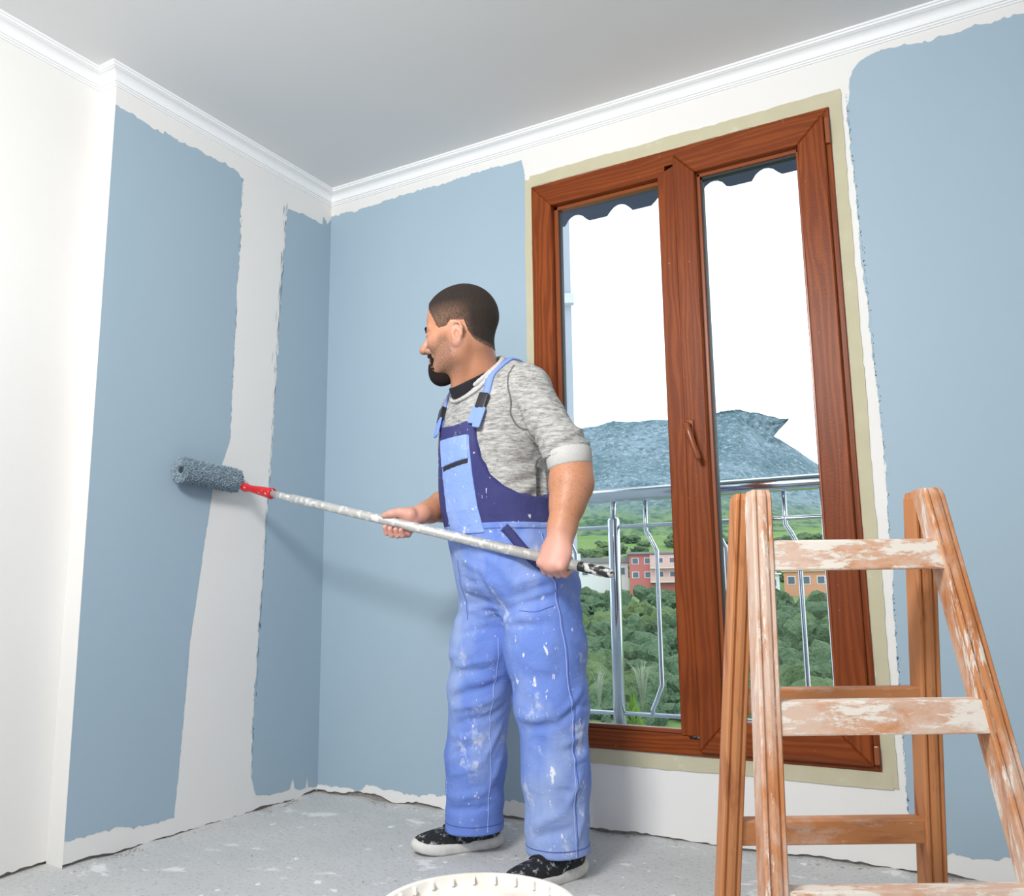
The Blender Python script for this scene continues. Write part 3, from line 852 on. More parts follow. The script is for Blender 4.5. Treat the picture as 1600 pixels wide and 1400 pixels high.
def build_ladder():
    u0, v0, zt = 0.5887, 1.525, 0.972
    base = UV(u0, v0, 0)
    root = empty('step_ladder', base, YAW)
    tag(root, 'paint-spattered wooden folding step ladder in the right foreground', 'ladder')
    def post(sg, front):
        # reeded face towards the camera, swept along the leaning leg
        hw, dp = (0.0175, 0.024) if front else (0.0190, 0.022)
        face = [(-1, 0), (-.86, -.10), (-.66, -.10), (-.56, .06), (-.46, .06), (-.36, -.12), (.0, -.16), (.36, -.12), (.46, .06), (.56, .06), (.66, -.10), (.86, -.10), (1, 0)]
        prof = [(x * hw, -dp + (y - 0) * 0.03 if False else -dp + y * 0.03) for x, y in face] + [(hw, dp - .002), (hw - .002, dp), (-hw + .002, dp), (-hw, dp - .002)]
        V, Fc = [], []; n = len(prof)
        zs = [0.0, 0.25, 0.5, 0.75, zt - 0.012, zt]
        for z in zs:
            h = 0.9712 - z
            if front: cu, cv = sg * (0.1509 + 0.0802 * h), -0.2072 * h
            else: cu, cv = sg * (0.1623 + 0.0425 * h), 0.046 + 0.2065 * h + 0.01
            s = 0.86 if z == zt else 1.0
            for a, b in prof:
                V.append((cu + a * s, cv + b * s, z))
        for k in range(len(zs) - 1):
            for q in range(n):
                q2 = (q + 1) % n
                Fc.append((k * n + q, k * n + q2, (k + 1) * n + q2, (k + 1) * n + q))
        Fc += [tuple(range(n))[::-1], tuple((len(zs) - 1) * n + q for q in range(n))]
        return link('post', new_mesh('post', V, Fc), M['ladder_post' if front else 'ladder_rear'], root)
    for front in (True, False):
        for sg in (-1, 1):
            post(sg, front)
    def rung(zt_, front, hh=0.052, th=0.026):
        h = 0.9712 - (zt_ - hh / 2)
        if front: cu, cv = 0.1509 + 0.0802 * h, -0.2072 * h - 0.006
        else: cu, cv = 0.1623 + 0.0425 * h, 0.056 + 0.2065 * h
        me = box_mesh('rung', (-cu + 0.004, cv - th / 2 - 0.004, zt_ - hh), (cu + (0.010 if front else -.004), cv + th / 2 + 0.006, zt_), 0.003, 2)
        o = link('rung', me, M['ladder_rung' if front else 'ladder_rear_rung'], root)
        # tilt with the leg
        for v in me.vertices:
            v.co.y += (-1 if front else 1) * 0.2072 * ((zt_ - hh / 2) - v.co.z)
    for z in (0.882, 0.620, 0.352, 0.105): rung(z, True)
    for z in (0.617, 0.374, 0.115): rung(z, False, 0.046, 0.03)
build_ladder()

# ------------------------------------------------------------------ bucket
def build_bucket():
    zb, r = 0.38, 0.138
    c = UV(-0.055, 1.258, 0)
    root = empty('paint_bucket', c)
    tag(root, 'white plastic paint bucket with a stained lid at the bottom edge', 'bucket')
    p = Mat('bucket_plastic', 0.35); p.color((0.80, 0.79, 0.75)); body = p.m
    p = Mat('stained_lid', 0.4)
    cc = p.mix(p.ramp(p.noise(14, 5, 0.6, (0.5, 1, 1)), [(0.50, 0), (0.72, 0.55)]), (0.82, 0.80, 0.76), (0.55, 0.42, 0.30))
    p.color(cc); p.bump(p.noise(30, 4), 0.3, 0.003); lid = p.m
    V, Fc = lathe_data([(0.0, 0.0), (0.105, 0.0), (0.112, 0.006), (r - 0.012, zb - 0.05), (r - 0.006, zb - 0.05), (r - 0.006, zb - 0.042), (r - 0.010, zb - 0.04), (r - 0.008, zb - 0.02), (0.0, zb - 0.02)], 64)
    link('pail', new_mesh('pail', V, Fc, True), body, root)
    V, Fc = lathe_data([(r - 0.004, zb - 0.034), (r, zb - 0.033), (r + 0.001, zb - 0.006), (r - 0.001, zb - 0.001), (r - 0.004, zb), (r - 0.009, zb), (r - 0.012, zb - 0.002), (r - 0.0135, zb - 0.014), (r - 0.02, zb - 0.0155), (0.05, zb - 0.014), (0.0, zb - 0.0135)], 96)
    l = link('lid', new_mesh('lid', V, Fc, True), lid, root)
    for k in range(24):
        a = 2 * math.pi * (k + 0.3) / 24
        me = box_mesh('lid_tab', (-0.004, -0.0022, zb - 0.013), (0.0035, 0.0022, zb - 0.0015), 0.0008)
        o = link('lid_tab', me, body, l)
        o.location = ((r - 0.0145) * math.cos(a), (r - 0.0145) * math.sin(a), 0); o.rotation_euler = (0, 0, a)
    for sg in (-1, 1):
        V, Fc = lathe_data([(0, 0), (0.013, 0), (0.013, 0.008), (0.009, 0.012), (0, 0.012)], 16)
        o = link('handle_boss', new_mesh('handle_boss', V, Fc, True), body, root)
        o.location = (sg * (r - 0.016), 0, zb - 0.075); o.rotation_euler = (0, sg * math.pi / 2, 0)
    pts = []
    for k in range(17):
        t = math.pi * k / 16
        pts.append((-(r - 0.001) * math.cos(t), -(r + 0.012) * math.sin(t), zb - 0.075 - 0.07 * math.sin(t)))
    tube('bail_handle', pts, 0.0025, M['steel'], root, 8)
build_bucket()

# ------------------------------------------------------------------ paint roller on its pole
POLE_A = UV(-1.038, 3.167, 1.207); POLE_B = UV(0.24, 2.36, 0.852)
def pole_at(t): return POLE_A + (POLE_B - POLE_A) * t
PDIR = (POLE_B - POLE_A).normalized()
R_POLE = 0.0152
def build_roller():
    base = pole_at(0.55); base = Vector((base.x, base.y, base.z))
    root = empty('paint_roller', base)
    tag(root, 'long-handled paint roller with fluffy blue-grey sleeve pressed against the left wall', 'paint roller')
    off = base
    # sleeve
    a = Vector((-2.462, 2.010, 1.236)); b = Vector((-2.462, 2.262, 1.222))
    ax = (b - a).normalized(); L = (b - a).length
    e1 = ax.cross(Vector((0, 0, 1))).normalized(); e2 = ax.cross(e1)
    fz = Mat('roller_nap', 0.9, 0.1)
    fz.color(fz.mix(fz.noise(120, 3, 0.6), (0.15, 0.22, 0.28), (0.44, 0.54, 0.615)))
    rng = np.random.default_rng(3)
    V, Fc = [], []; n = 64; rr0 = 0.040
    rings = 48
    for i in range(rings + 1):
        t = i / rings
        for k in range(n):
            an = 2 * math.pi * k / n
            rr = rr0 + rng.normal() * 0.0012
            V.append(a + ax * (L * t) + (e1 * math.cos(an) + e2 * math.sin(an)) * rr - off)
    for i in range(rings):
        for k in range(n):
            k2 = (k + 1) % n; Fc.append((i * n + k, i * n + k2, (i + 1) * n + k2, (i + 1) * n + k))
    Fc.append(tuple(rings * n + k for k in range(n)))
    inner = len(V)
    for k in range(n):
        an = 2 * math.pi * k / n
        V.append(a + ax * 0.003 + (e1 * math.cos(an) + e2 * math.sin(an)) * 0.012 - off)
    for k in range(n):
        k2 = (k + 1) % n; Fc.append((k2, k, inner + k, inner + k2))
    sl = link('sleeve', new_mesh('sleeve', V, Fc), fz.m, root)
    parts = []
    def tuft(p, d, l, w):
        s = d.orthogonal().normalized(); s2 = d.cross(s)
        th = rng.random() * 6.28; s, s2 = s * math.cos(th) + s2 * math.sin(th), s2 * math.cos(th) - s * math.sin(th)
        q = [p + s * w, p - s * .5 * w + s2 * .87 * w, p - s * .5 * w - s2 * .87 * w]
        tip = p + d * l
        q2 = [tip + (x - p) * 0.75 for x in q]
        parts.append(([x - off for x in q + q2], [(0, 1, 4, 3), (1, 2, 5, 4), (2, 0, 3, 5), (3, 4, 5)]))
    for _ in range(3600):
        t = rng.random(); an = rng.random() * 6.28
        d = (e1 * math.cos(an) + e2 * math.sin(an))
        p = a + ax * (L * t) + d * (rr0 - 0.002)
        dd = (d + Vector(rng.normal(size=3)) * 0.45).normalized()
        if (p + dd * 0.009).x < XL + 0.0015: continue
        tuft(p, dd, 0.0065 + 0.004 * rng.random(), 0.0017)
    for _ in range(420):
        an = rng.random() * 6.28; q = 0.014 + 0.028 * rng.random() ** 0.7
        d = (e1 * math.cos(an) + e2 * math.sin(an))
        tuft(a + d * q, (-ax * 0.5 + d * 0.8 + Vector(rng.normal(size=3)) * 0.25).normalized(), 0.008, 0.0018)
    tf = link('nap', new_mesh('nap', *merge(parts)), fz.m, sl); tf['kind'] = 'stuff'
    dk = simple('roller_core', (0.03, 0.035, 0.04), 0.5)
    tube('core', [a - ax * 0.001, a + ax * 0.02], 0.0115, dk, root, 16, off)
    # wire, red grip
    g0, g1 = pole_at(0.036), pole_at(0.138)
    wire = simple('roller_wire', (0.70, 0.71, 0.70), 0.35, 0.5, 0.3)
    be = b + ax * 0.004
    tube('wire_frame', [b, be + ax * .014, be + ax * 0.022 + Vector((0.006, 0, 0)), be + ax * 0.022 + Vector((0.03, -0.004, -0.004)), (be + g0) / 2 + Vector((0.018, 0.004, 0)), g0, g0 + PDIR * 0.03], 0.0042, wire, root, 10, off)
    red = Mat('red_grip_plastic', 0.4)
    red.color(red.mix(red.ramp(red.noise(55, 4, 0.6), [(0.60, 0), (0.67, 1)]), (0.62, 0.018, 0.024), (0.80, 0.52, 0.52)))
    gl = (g1 - g0)
    prof = [(0.0, .007), (0.02, .016), (0.10, .0165), (0.17, .013), (0.25, .012), (0.40, .014), (0.60, .0165), (0.80, .018), (0.95, .0205), (0.99, .0205), (1.0, .015)]
    tube('grip', [g0 + gl * t for t, _ in prof], [q for _, q in prof], red.m, root, 20, off)
    al = Mat('spattered_aluminium', 0.45, 0.5, 0.35)
    cc = al.mix(al.noise(8, 4), (0.46, 0.46, 0.45), (0.62, 0.62, 0.60))
    cc = al.mix(al.ramp(al.noise(45, 5, 0.7), [(0.52, 0), (0.60, 1)]), cc, (0.82, 0.82, 0.80)); al.color(cc)
    al.bump(al.noise(70, 4), 0.3, 0.002)
    tube('inner_tube', [g1 - PDIR * 0.01, pole_at(0.215)], 0.0118, al.m, root, 20, off)
    tube('outer_tube', [pole_at(0.205), pole_at(0.208), pole_at(0.955)], [0.0145, R_POLE, R_POLE], al.m, root, 24, off)
    bk = Mat('dirty_black_plastic', 0.4)
    bk.color(bk.mix(bk.ramp(bk.noise(60, 4), [(0.5, 0), (0.6, 1)]), (0.02, 0.02, 0.02), (0.6, 0.6, 0.58)))
    pts, rad = [], []
    for k in range(28):
        pts.append(pole_at(0.945 + 0.035 * k / 27)); rad.append(0.0125 + 0.002 * (k % 2))
    pts += [pole_at(0.982), pole_at(0.995), pole_at(1.012), pole_at(1.02), pole_at(1.024)]; rad += [0.013, 0.015, 0.0135, 0.0115, 0.006]
    tube('threaded_end', pts, rad, bk.m, root, 16, off)
build_roller()
# ------------------------------------------------------------------ implicit-surface modelling kit (numpy)
class Field:
    def __init__(s, lo, hi, h):
        s.lo = np.array(lo, float); s.h = h
        s.n = np.ceil((np.array(hi) - s.lo) / h).astype(int) + 1
        s.D = np.full(s.n, 1.0, np.float32)
        s.ax = [(s.lo[i] + h * np.arange(s.n[i])).astype(np.float32) for i in range(3)]
    def _box(s, lo, hi, m):
        a = np.clip(np.floor((np.array(lo) - m - s.lo) / s.h).astype(int), 0, s.n)
        b = np.clip(np.ceil((np.array(hi) + m - s.lo) / s.h).astype(int) + 1, 0, s.n)
        if np.any(b <= a): return None
        sl = tuple(slice(a[i], b[i]) for i in range(3))
        return sl, s.ax[0][sl[0]][:, None, None], s.ax[1][sl[1]][None, :, None], s.ax[2][sl[2]][None, None, :]
    def _apply(s, sl, d, k, mode):
        A = s.D[sl]
        if mode == 'add':
            h = np.clip(0.5 + 0.5 * (A - d) / k, 0, 1); s.D[sl] = A * (1 - h) + d * h - k * h * (1 - h)
        elif mode == 'sub':
            d = -d
            h = np.clip(0.5 - 0.5 * (A - d) / k, 0, 1); s.D[sl] = A * (1 - h) + d * h + k * h * (1 - h)
    def cone(s, a, b, ra, rb, k=0.02, mode='add'):
        a = np.array(a, float); b = np.array(b, float); r = max(ra, rb)
        g = s._box(np.minimum(a, b) - r, np.maximum(a, b) + r, k + 3 * s.h)
        if g is None: return s
        sl, X, Y, Z = g
        ba = b - a; L = float(ba @ ba) + 1e-12
        t = np.clip(((X - a[0]) * ba[0] + (Y - a[1]) * ba[1] + (Z - a[2]) * ba[2]) / L, 0, 1)
        d = np.sqrt((X - a[0] - t * ba[0]) ** 2 + (Y - a[1] - t * ba[1]) ** 2 + (Z - a[2] - t * ba[2]) ** 2) - (ra + (rb - ra) * t)
        s._apply(sl, d, k, mode); return s
    def chain(s, pts, k=0.02):
        for (p, ra), (q, rb) in zip(pts[:-1], pts[1:]): s.cone(p, q, ra, rb, k)
        return s
    def ell(s, c, r, k=0.02, rot=None, mode='add'):
        c = np.array(c, float); r = np.array(r, float); m = r.max()
        g = s._box(c - m, c + m, k + 3 * s.h)
        if g is None: return s
        sl, X, Y, Z = g
        X = X - c[0]; Y = Y - c[1]; Z = Z - c[2]
        if rot is not None:
            q = [rot[i][0] * X + rot[i][1] * Y + rot[i][2] * Z for i in range(3)]
        else:
            q = [X, Y, Z]
        k0 = np.sqrt((q[0] / r[0]) ** 2 + (q[1] / r[1]) ** 2 + (q[2] / r[2]) ** 2)
        k1 = np.sqrt((q[0] / r[0] ** 2) ** 2 + (q[1] / r[1] ** 2) ** 2 + (q[2] / r[2] ** 2) ** 2) + 1e-9
        s._apply(sl, k0 * (k0 - 1) / k1, k, mode); return s
    def func(s, lo, hi, fn, k=0.01, mode='add', m=0.0):
        g = s._box(lo, hi, m)
        if g is None: return s
        sl, X, Y, Z = g
        s._apply(sl, fn(X, Y, Z), k, mode); return s
    def cut(s, p, nrm, lo, hi, k=0.004):
        """remove what lies beyond the plane (p, nrm), within a box"""
        nrm = np.array(nrm, float); nrm /= np.linalg.norm(nrm)
        return s.func(lo, hi, lambda X, Y, Z: -((X - p[0]) * nrm[0] + (Y - p[1]) * nrm[1] + (Z - p[2]) * nrm[2]), k, 'sub')
    def fold(s, a, b, A, w):
        """raise (A>0) or sink (A<0) a soft crease along a-b"""
        a = np.array(a, float); b = np.array(b, float)
        g = s._box(np.minimum(a, b), np.maximum(a, b), 2.6 * w)
        if g is None: return s
        sl, X, Y, Z = g
        ba = b - a; L = float(ba @ ba) + 1e-12
        t = np.clip(((X - a[0]) * ba[0] + (Y - a[1]) * ba[1] + (Z - a[2]) * ba[2]) / L, 0, 1)
        d2 = (X - a[0] - t * ba[0]) ** 2 + (Y - a[1] - t * ba[1]) ** 2 + (Z - a[2] - t * ba[2]) ** 2
        s.D[sl] -= (A * np.exp(-d2 / (w * w)) * (0.35 + 0.65 * np.sin(np.pi * np.clip(t, 0.02, 0.98)))).astype(np.float32)
        return s
    def crease(s, a, b, A, w, n=7):
        """fold() whose path is first laid onto the surface"""
        P = np.array(a, float) + (np.array(b, float) - np.array(a, float)) * np.linspace(0, 1, n)[:, None]
        P = s.snap(P, 0.0, 5)
        g = s._box(P.min(0), P.max(0), 2.6 * w)
        if g is None: return s
        sl, X, Y, Z = g
        best = None; tt = None
        for i in range(n - 1):
            p, ba = P[i], P[i + 1] - P[i]; L = float(ba @ ba) + 1e-12
            t = np.clip(((X - p[0]) * ba[0] + (Y - p[1]) * ba[1] + (Z - p[2]) * ba[2]) / L, 0, 1)
            d2 = (X - p[0] - t * ba[0]) ** 2 + (Y - p[1] - t * ba[1]) ** 2 + (Z - p[2] - t * ba[2]) ** 2
            t = (t + i) / (n - 1)
            if best is None: best, tt = d2, t
            else:
                m = d2 < best; best = np.where(m, d2, best); tt = np.where(m, t, tt)
        s.D[sl] -= (A * np.exp(-best / (w * w)) * np.sin(np.pi * np.clip(tt, 0.03, 0.97)) ** 0.7).astype(np.float32)
        return s
    def sample(s, P):
        q = (np.asarray(P, float) - s.lo) / s.h
        i = np.clip(np.floor(q).astype(int), 0, s.n - 2); f = q - i
        r = 0
        for dx in (0, 1):
            for dy in (0, 1):
                for dz in (0, 1):
                    w = (f[..., 0] if dx else 1 - f[..., 0]) * (f[..., 1] if dy else 1 - f[..., 1]) * (f[..., 2] if dz else 1 - f[..., 2])
                    r = r + w * s.D[i[..., 0] + dx, i[..., 1] + dy, i[..., 2] + dz]
        return r
    def grad(s, P, e=None):
        e = e or s.h * 1.5; P = np.asarray(P, float)
        g = np.stack([s.sample(P + np.eye(3)[i] * e) - s.sample(P - np.eye(3)[i] * e) for i in range(3)], -1)
        return g / (np.linalg.norm(g, axis=-1, keepdims=True) + 1e-9)
    def snap(s, P, off=0.0, it=6):
        P = np.array(P, float)
        for _ in range(it):
            P = P - s.grad(P) * (s.sample(P) - off)[..., None] * 0.9
        return P
    def mesh(s):
        D = s.D; I = D < 0
        c = np.zeros(tuple(s.n - 1), np.int8)
        for dx in (0, 1):
            for dy in (0, 1):
                for dz in (0, 1):
                    c += I[dx:s.n[0] - 1 + dx, dy:s.n[1] - 1 + dy, dz:s.n[2] - 1 + dz]
        idx = np.argwhere((c > 0) & (c < 8))
        corners = np.array([(a, b, d) for a in (0, 1) for b in (0, 1) for d in (0, 1)])
        vals = np.stack([D[idx[:, 0] + q[0], idx[:, 1] + q[1], idx[:, 2] + q[2]] for q in corners], 1).astype(float)
        acc = np.zeros((len(idx), 3)); cnt = np.zeros(len(idx))
        for a in range(8):
            for b in range(a + 1, 8):
                if np.abs(corners[a] - corners[b]).sum() != 1: continue
                va, vb = vals[:, a], vals[:, b]; x = (va < 0) != (vb < 0)
                t = np.where(x, va / np.where(x, va - vb, 1), 0)
                acc += np.where(x[:, None], corners[a] + (corners[b] - corners[a]) * t[:, None], 0); cnt += x
        V = (idx + acc / cnt[:, None]) * s.h + s.lo
        vid = np.full(tuple(s.n - 1), -1, np.int32); vid[idx[:, 0], idx[:, 1], idx[:, 2]] = np.arange(len(idx))
        Qs = []
        for ax in range(3):
            A = np.swapaxes(I, 0, ax); vv = np.swapaxes(vid, 0, ax)
            e = np.argwhere(A[:-1, 1:-1, 1:-1] != A[1:, 1:-1, 1:-1]); i, j, k = e[:, 0], e[:, 1] + 1, e[:, 2] + 1
            q = np.stack([vv[i, j - 1, k - 1], vv[i, j, k - 1], vv[i, j, k], vv[i, j - 1, k]], 1)
            flip = A[i, j, k] ^ (ax != 0)
            q[~flip] = q[~flip][:, ::-1]
            Qs.append(q)
        Q = np.concatenate(Qs); Q = Q[(Q >= 0).all(1)]
        return V, Q

def relax(V, Q, it=2, lam=0.5):
    for _ in range(it):
        S = np.zeros_like(V); C = np.zeros(len(V))
        for a, b in ((0, 1), (1, 2), (2, 3), (3, 0)):
            np.add.at(S, Q[:, a], V[Q[:, b]]); np.add.at(C, Q[:, a], 1)
            np.add.at(S, Q[:, b], V[Q[:, a]]); np.add.at(C, Q[:, b], 1)
        V = V * (1 - lam) + lam * S / np.maximum(C, 1)[:, None]
    return V
# ------------------------------------------------------------------ the painter, modelled in (u right, v away, z up)
FC = np.array([-0.819, -0.574]); LC = np.array([0.574, -0.819])       # chest: forward, his left
T_Z  = np.array([0.70, 0.80, 0.90, 0.98, 1.05, 1.15, 1.25, 1.33, 1.40, 1.46, 1.50])
T_U  = np.array([0.012, 0.012, -0.010, -0.030, -0.045, -0.058, -0.070, -0.076, -0.074, -0.075, -0.085])
T_V  = np.array([2.735, 2.735, 2.735, 2.735, 2.732, 2.728, 2.724, 2.722, 2.722, 2.720, 2.715])
T_A  = np.array([0.195, 0.200, 0.196, 0.190, 0.190, 0.192, 0.196, 0.194, 0.182, 0.140, 0.085])
T_B  = np.array([0.150, 0.158, 0.155, 0.152, 0.155, 0.154, 0.147, 0.137, 0.118, 0.092, 0.070])
def torso(X, Y, Z, off=0.0):
    cu = np.interp(Z, T_Z, T_U); cv = np.interp(Z, T_Z, T_V); a = np.interp(Z, T_Z, T_A) + off; b = np.interp(Z, T_Z, T_B) + off
    sl = (X - cu) * LC[0] + (Y - cv) * LC[1]; sf = (X - cu) * FC[0] + (Y - cv) * FC[1]
    k0 = (np.abs(sl / a) ** 2.3 + np.abs(sf / b) ** 2.3) ** (1 / 2.3)
    return (k0 - 1) * np.minimum(a, b)
def torso_sf(X, Y, Z):
    cu = np.interp(Z, T_Z, T_U); cv = np.interp(Z, T_Z, T_V)
    return (X - cu) * LC[0] + (Y - cv) * LC[1], (X - cu) * FC[0] + (Y - cv) * FC[1]

HIP_R, KNEE_R, HEM_R = (-0.048, 2.800, 0.80), (-0.112, 2.835, 0.488), (-0.134, 2.862, 0.070)
HIP_L, KNEE_L, HEM_L = (0.078, 2.655, 0.80), (0.107, 2.605, 0.475), (0.116, 2.600, 0.072)
SH_L, EL_L, WR_L = (0.060, 2.565, 1.405), (0.176, 2.500, 1.175), (0.131, 2.437, 0.955)
SH_R, EL_R, WR_R = (-0.165, 2.885, 1.405), (-0.165, 2.985, 1.125), (-0.289, 2.770, 1.055)

def trousers_field():
    F = Field((-0.33, 2.42, 0.05), (0.33, 3.03, 1.03), 0.0042)
    F.func((-0.3, 2.45, 0.72), (0.3, 3.0, 1.02), lambda X, Y, Z: np.maximum(torso(X, Y, Z, 0.010 - 0.12 * np.clip((0.84 - Z) / 0.12, 0, 1) ** 2), np.maximum(Z - 1.004, 0.72 - Z)), 0.03)
    F.chain([(HIP_R, 0.122), ((-0.088, 2.818, 0.63), 0.112), (KNEE_R, 0.098), ((-0.128, 2.852, 0.28), 0.092), (HEM_R, 0.092)], 0.035)
    F.chain([(HIP_L, 0.124), ((0.092, 2.628, 0.63), 0.118), (KNEE_L, 0.104), ((0.116, 2.600, 0.28), 0.094), (HEM_L, 0.092)], 0.035)
    # seat
    F.ell((0.085, 2.80, 0.84), (0.12, 0.12, 0.13), 0.06)
    # folds: right leg
    f = lambda a, b, A, w: F.crease(a, b, A * 1.0, w * 0.78)
    f((-0.20, 2.76, 0.50), (-0.05, 2.75, 0.56), 0.012, 0.016); f((-0.21, 2.77, 0.47), (-0.06, 2.74, 0.52), -0.010, 0.014)
    f((-0.21, 2.78, 0.44), (-0.05, 2.75, 0.485), 0.010, 0.014); f((-0.20, 2.78, 0.385), (-0.03, 2.78, 0.46), -0.009, 0.015)
    f((-0.22, 2.80, 0.36), (-0.10, 2.75, 0.36), 0.009, 0.014)
    f((-0.21, 2.80, 0.17), (-0.08, 2.765, 0.20), 0.011, 0.016); f((-0.08, 2.765, 0.20), (-0.05, 2.80, 0.30), 0.010, 0.014)
    f((-0.22, 2.81, 0.135), (-0.07, 2.77, 0.155), -0.010, 0.013); f((-0.20, 2.80, 0.24), (-0.10, 2.76, 0.29), 0.008, 0.016)
    f((-0.10, 2.76, 0.29), (-0.045, 2.79, 0.40), 0.008, 0.012); f((-0.23, 2.82, 0.60), (-0.12, 2.73, 0.62), 0.006, 0.02)
    # folds: left leg
    f((0.02, 2.53, 0.415), (0.12, 2.49, 0.43), -0.013, 0.014); f((0.00, 2.55, 0.445), (0.10, 2.495, 0.455), 0.012, 0.014)
    f((0.12, 2.49, 0.43), (0.19, 2.53, 0.50), -0.011, 0.014); f((0.13, 2.49, 0.455), (0.20, 2.54, 0.53), 0.010, 0.014)
    f((0.14, 2.50, 0.38), (0.21, 2.55, 0.40), 0.009, 0.013); f((0.13, 2.50, 0.36), (0.21, 2.55, 0.365), -0.008, 0.012)
    f((0.15, 2.51, 0.33), (0.21, 2.57, 0.34), 0.008, 0.012)
    f((0.03, 2.53, 0.12), (0.16, 2.51, 0.155), -0.009, 0.014); f((0.03, 2.53, 0.15), (0.14, 2.50, 0.20), 0.008, 0.016)
    f((0.14, 2.50, 0.20), (0.18, 2.53, 0.30), 0.009, 0.014); f((0.16, 2.52, 0.10), (0.20, 2.55, 0.22), 0.007, 0.014)
    f((0.04, 2.52, 0.60), (0.13, 2.50, 0.57), 0.006, 0.02); f((0.16, 2.52, 0.66), (0.21, 2.60, 0.60), -0.007, 0.016)
    # folds round the crotch and lap
    f((-0.075, 2.62, 0.86), (-0.03, 2.64, 0.72), -0.016, 0.016)
    f((-0.03, 2.60, 0.74), (0.10, 2.51, 0.78), -0.010, 0.014); f((-0.03, 2.59, 0.715), (0.12, 2.50, 0.735), 0.009, 0.015)
    f((-0.05, 2.62, 0.77), (-0.16, 2.70, 0.79), -0.010, 0.014); f((-0.06, 2.63, 0.74), (-0.17, 2.71, 0.75), 0.010, 0.015)
    f((0.0, 2.57, 0.82), (0.13, 2.51, 0.86), 0.008, 0.015); f((0.0, 2.57, 0.79), (0.14, 2.51, 0.825), -0.009, 0.013)
    f((-0.10, 2.61, 0.93), (0.05, 2.54, 0.90), -0.008, 0.016); f((-0.16, 2.66, 0.90), (-0.06, 2.59, 0.86), 0.009, 0.018)
    f((-0.17, 2.68, 0.84), (-0.08, 2.62, 0.83), -0.009, 0.014); f((-0.03, 2.63, 0.72), (-0.02, 2.70, 0.52), -0.02, 0.02)
    for (a, b, A, w) in (((-0.19, 2.74, 0.66), (-0.05, 2.72, 0.70), -0.006, 0.010), ((-0.20, 2.76, 0.57), (-0.06, 2.74, 0.615), 0.006, 0.010), ((-0.20, 2.77, 0.545), (-0.06, 2.74, 0.59), -0.006, 0.009),
                         ((-0.13, 2.66, 0.76), (-0.06, 2.62, 0.745), -0.007, 0.009), ((-0.15, 2.67, 0.735), (-0.06, 2.63, 0.72), 0.006, 0.010), ((-0.02, 2.58, 0.70), (0.10, 2.51, 0.70), -0.006, 0.010),
                         ((0.02, 2.55, 0.80), (0.15, 2.51, 0.805), 0.005, 0.009), ((0.02, 2.55, 0.765), (0.15, 2.51, 0.79), -0.006, 0.009), ((0.17, 2.53, 0.48), (0.21, 2.58, 0.47), -0.007, 0.010),
                         ((0.16, 2.52, 0.415), (0.21, 2.57, 0.43), 0.006, 0.009), ((0.10, 2.50, 0.26), (0.19, 2.54, 0.24), -0.006, 0.011), ((-0.20, 2.79, 0.30), (-0.12, 2.76, 0.335), -0.006, 0.011),
                         ((-0.14, 2.64, 0.95), (-0.04, 2.58, 0.93), 0.006, 0.010), ((-0.13, 2.64, 0.925), (0.0, 2.56, 0.90), -0.006, 0.010)):
        f(a, b, A, w * 1.2)
    # small-scale creasing
    z = F.ax[2][None, None, :]; u = F.ax[0][:, None, None]; v = F.ax[1][None, :, None]
    F.D -= (0.0022 * np.sin(z * 62 + 9 * u - 6 * v + 2.5 * np.sin(u * 31 + z * 9)) * np.sin(u * 23 + v * 19 + z * 13)).astype(np.float32)
    F.cut((0, 0, 0.066), (0.02, 0.0, -1), (-0.33, 2.42, 0.0), (0.33, 3.03, 0.16))
    F.D = np.maximum(F.D, (F.ax[2][None, None, :] - 1.004))
    return F

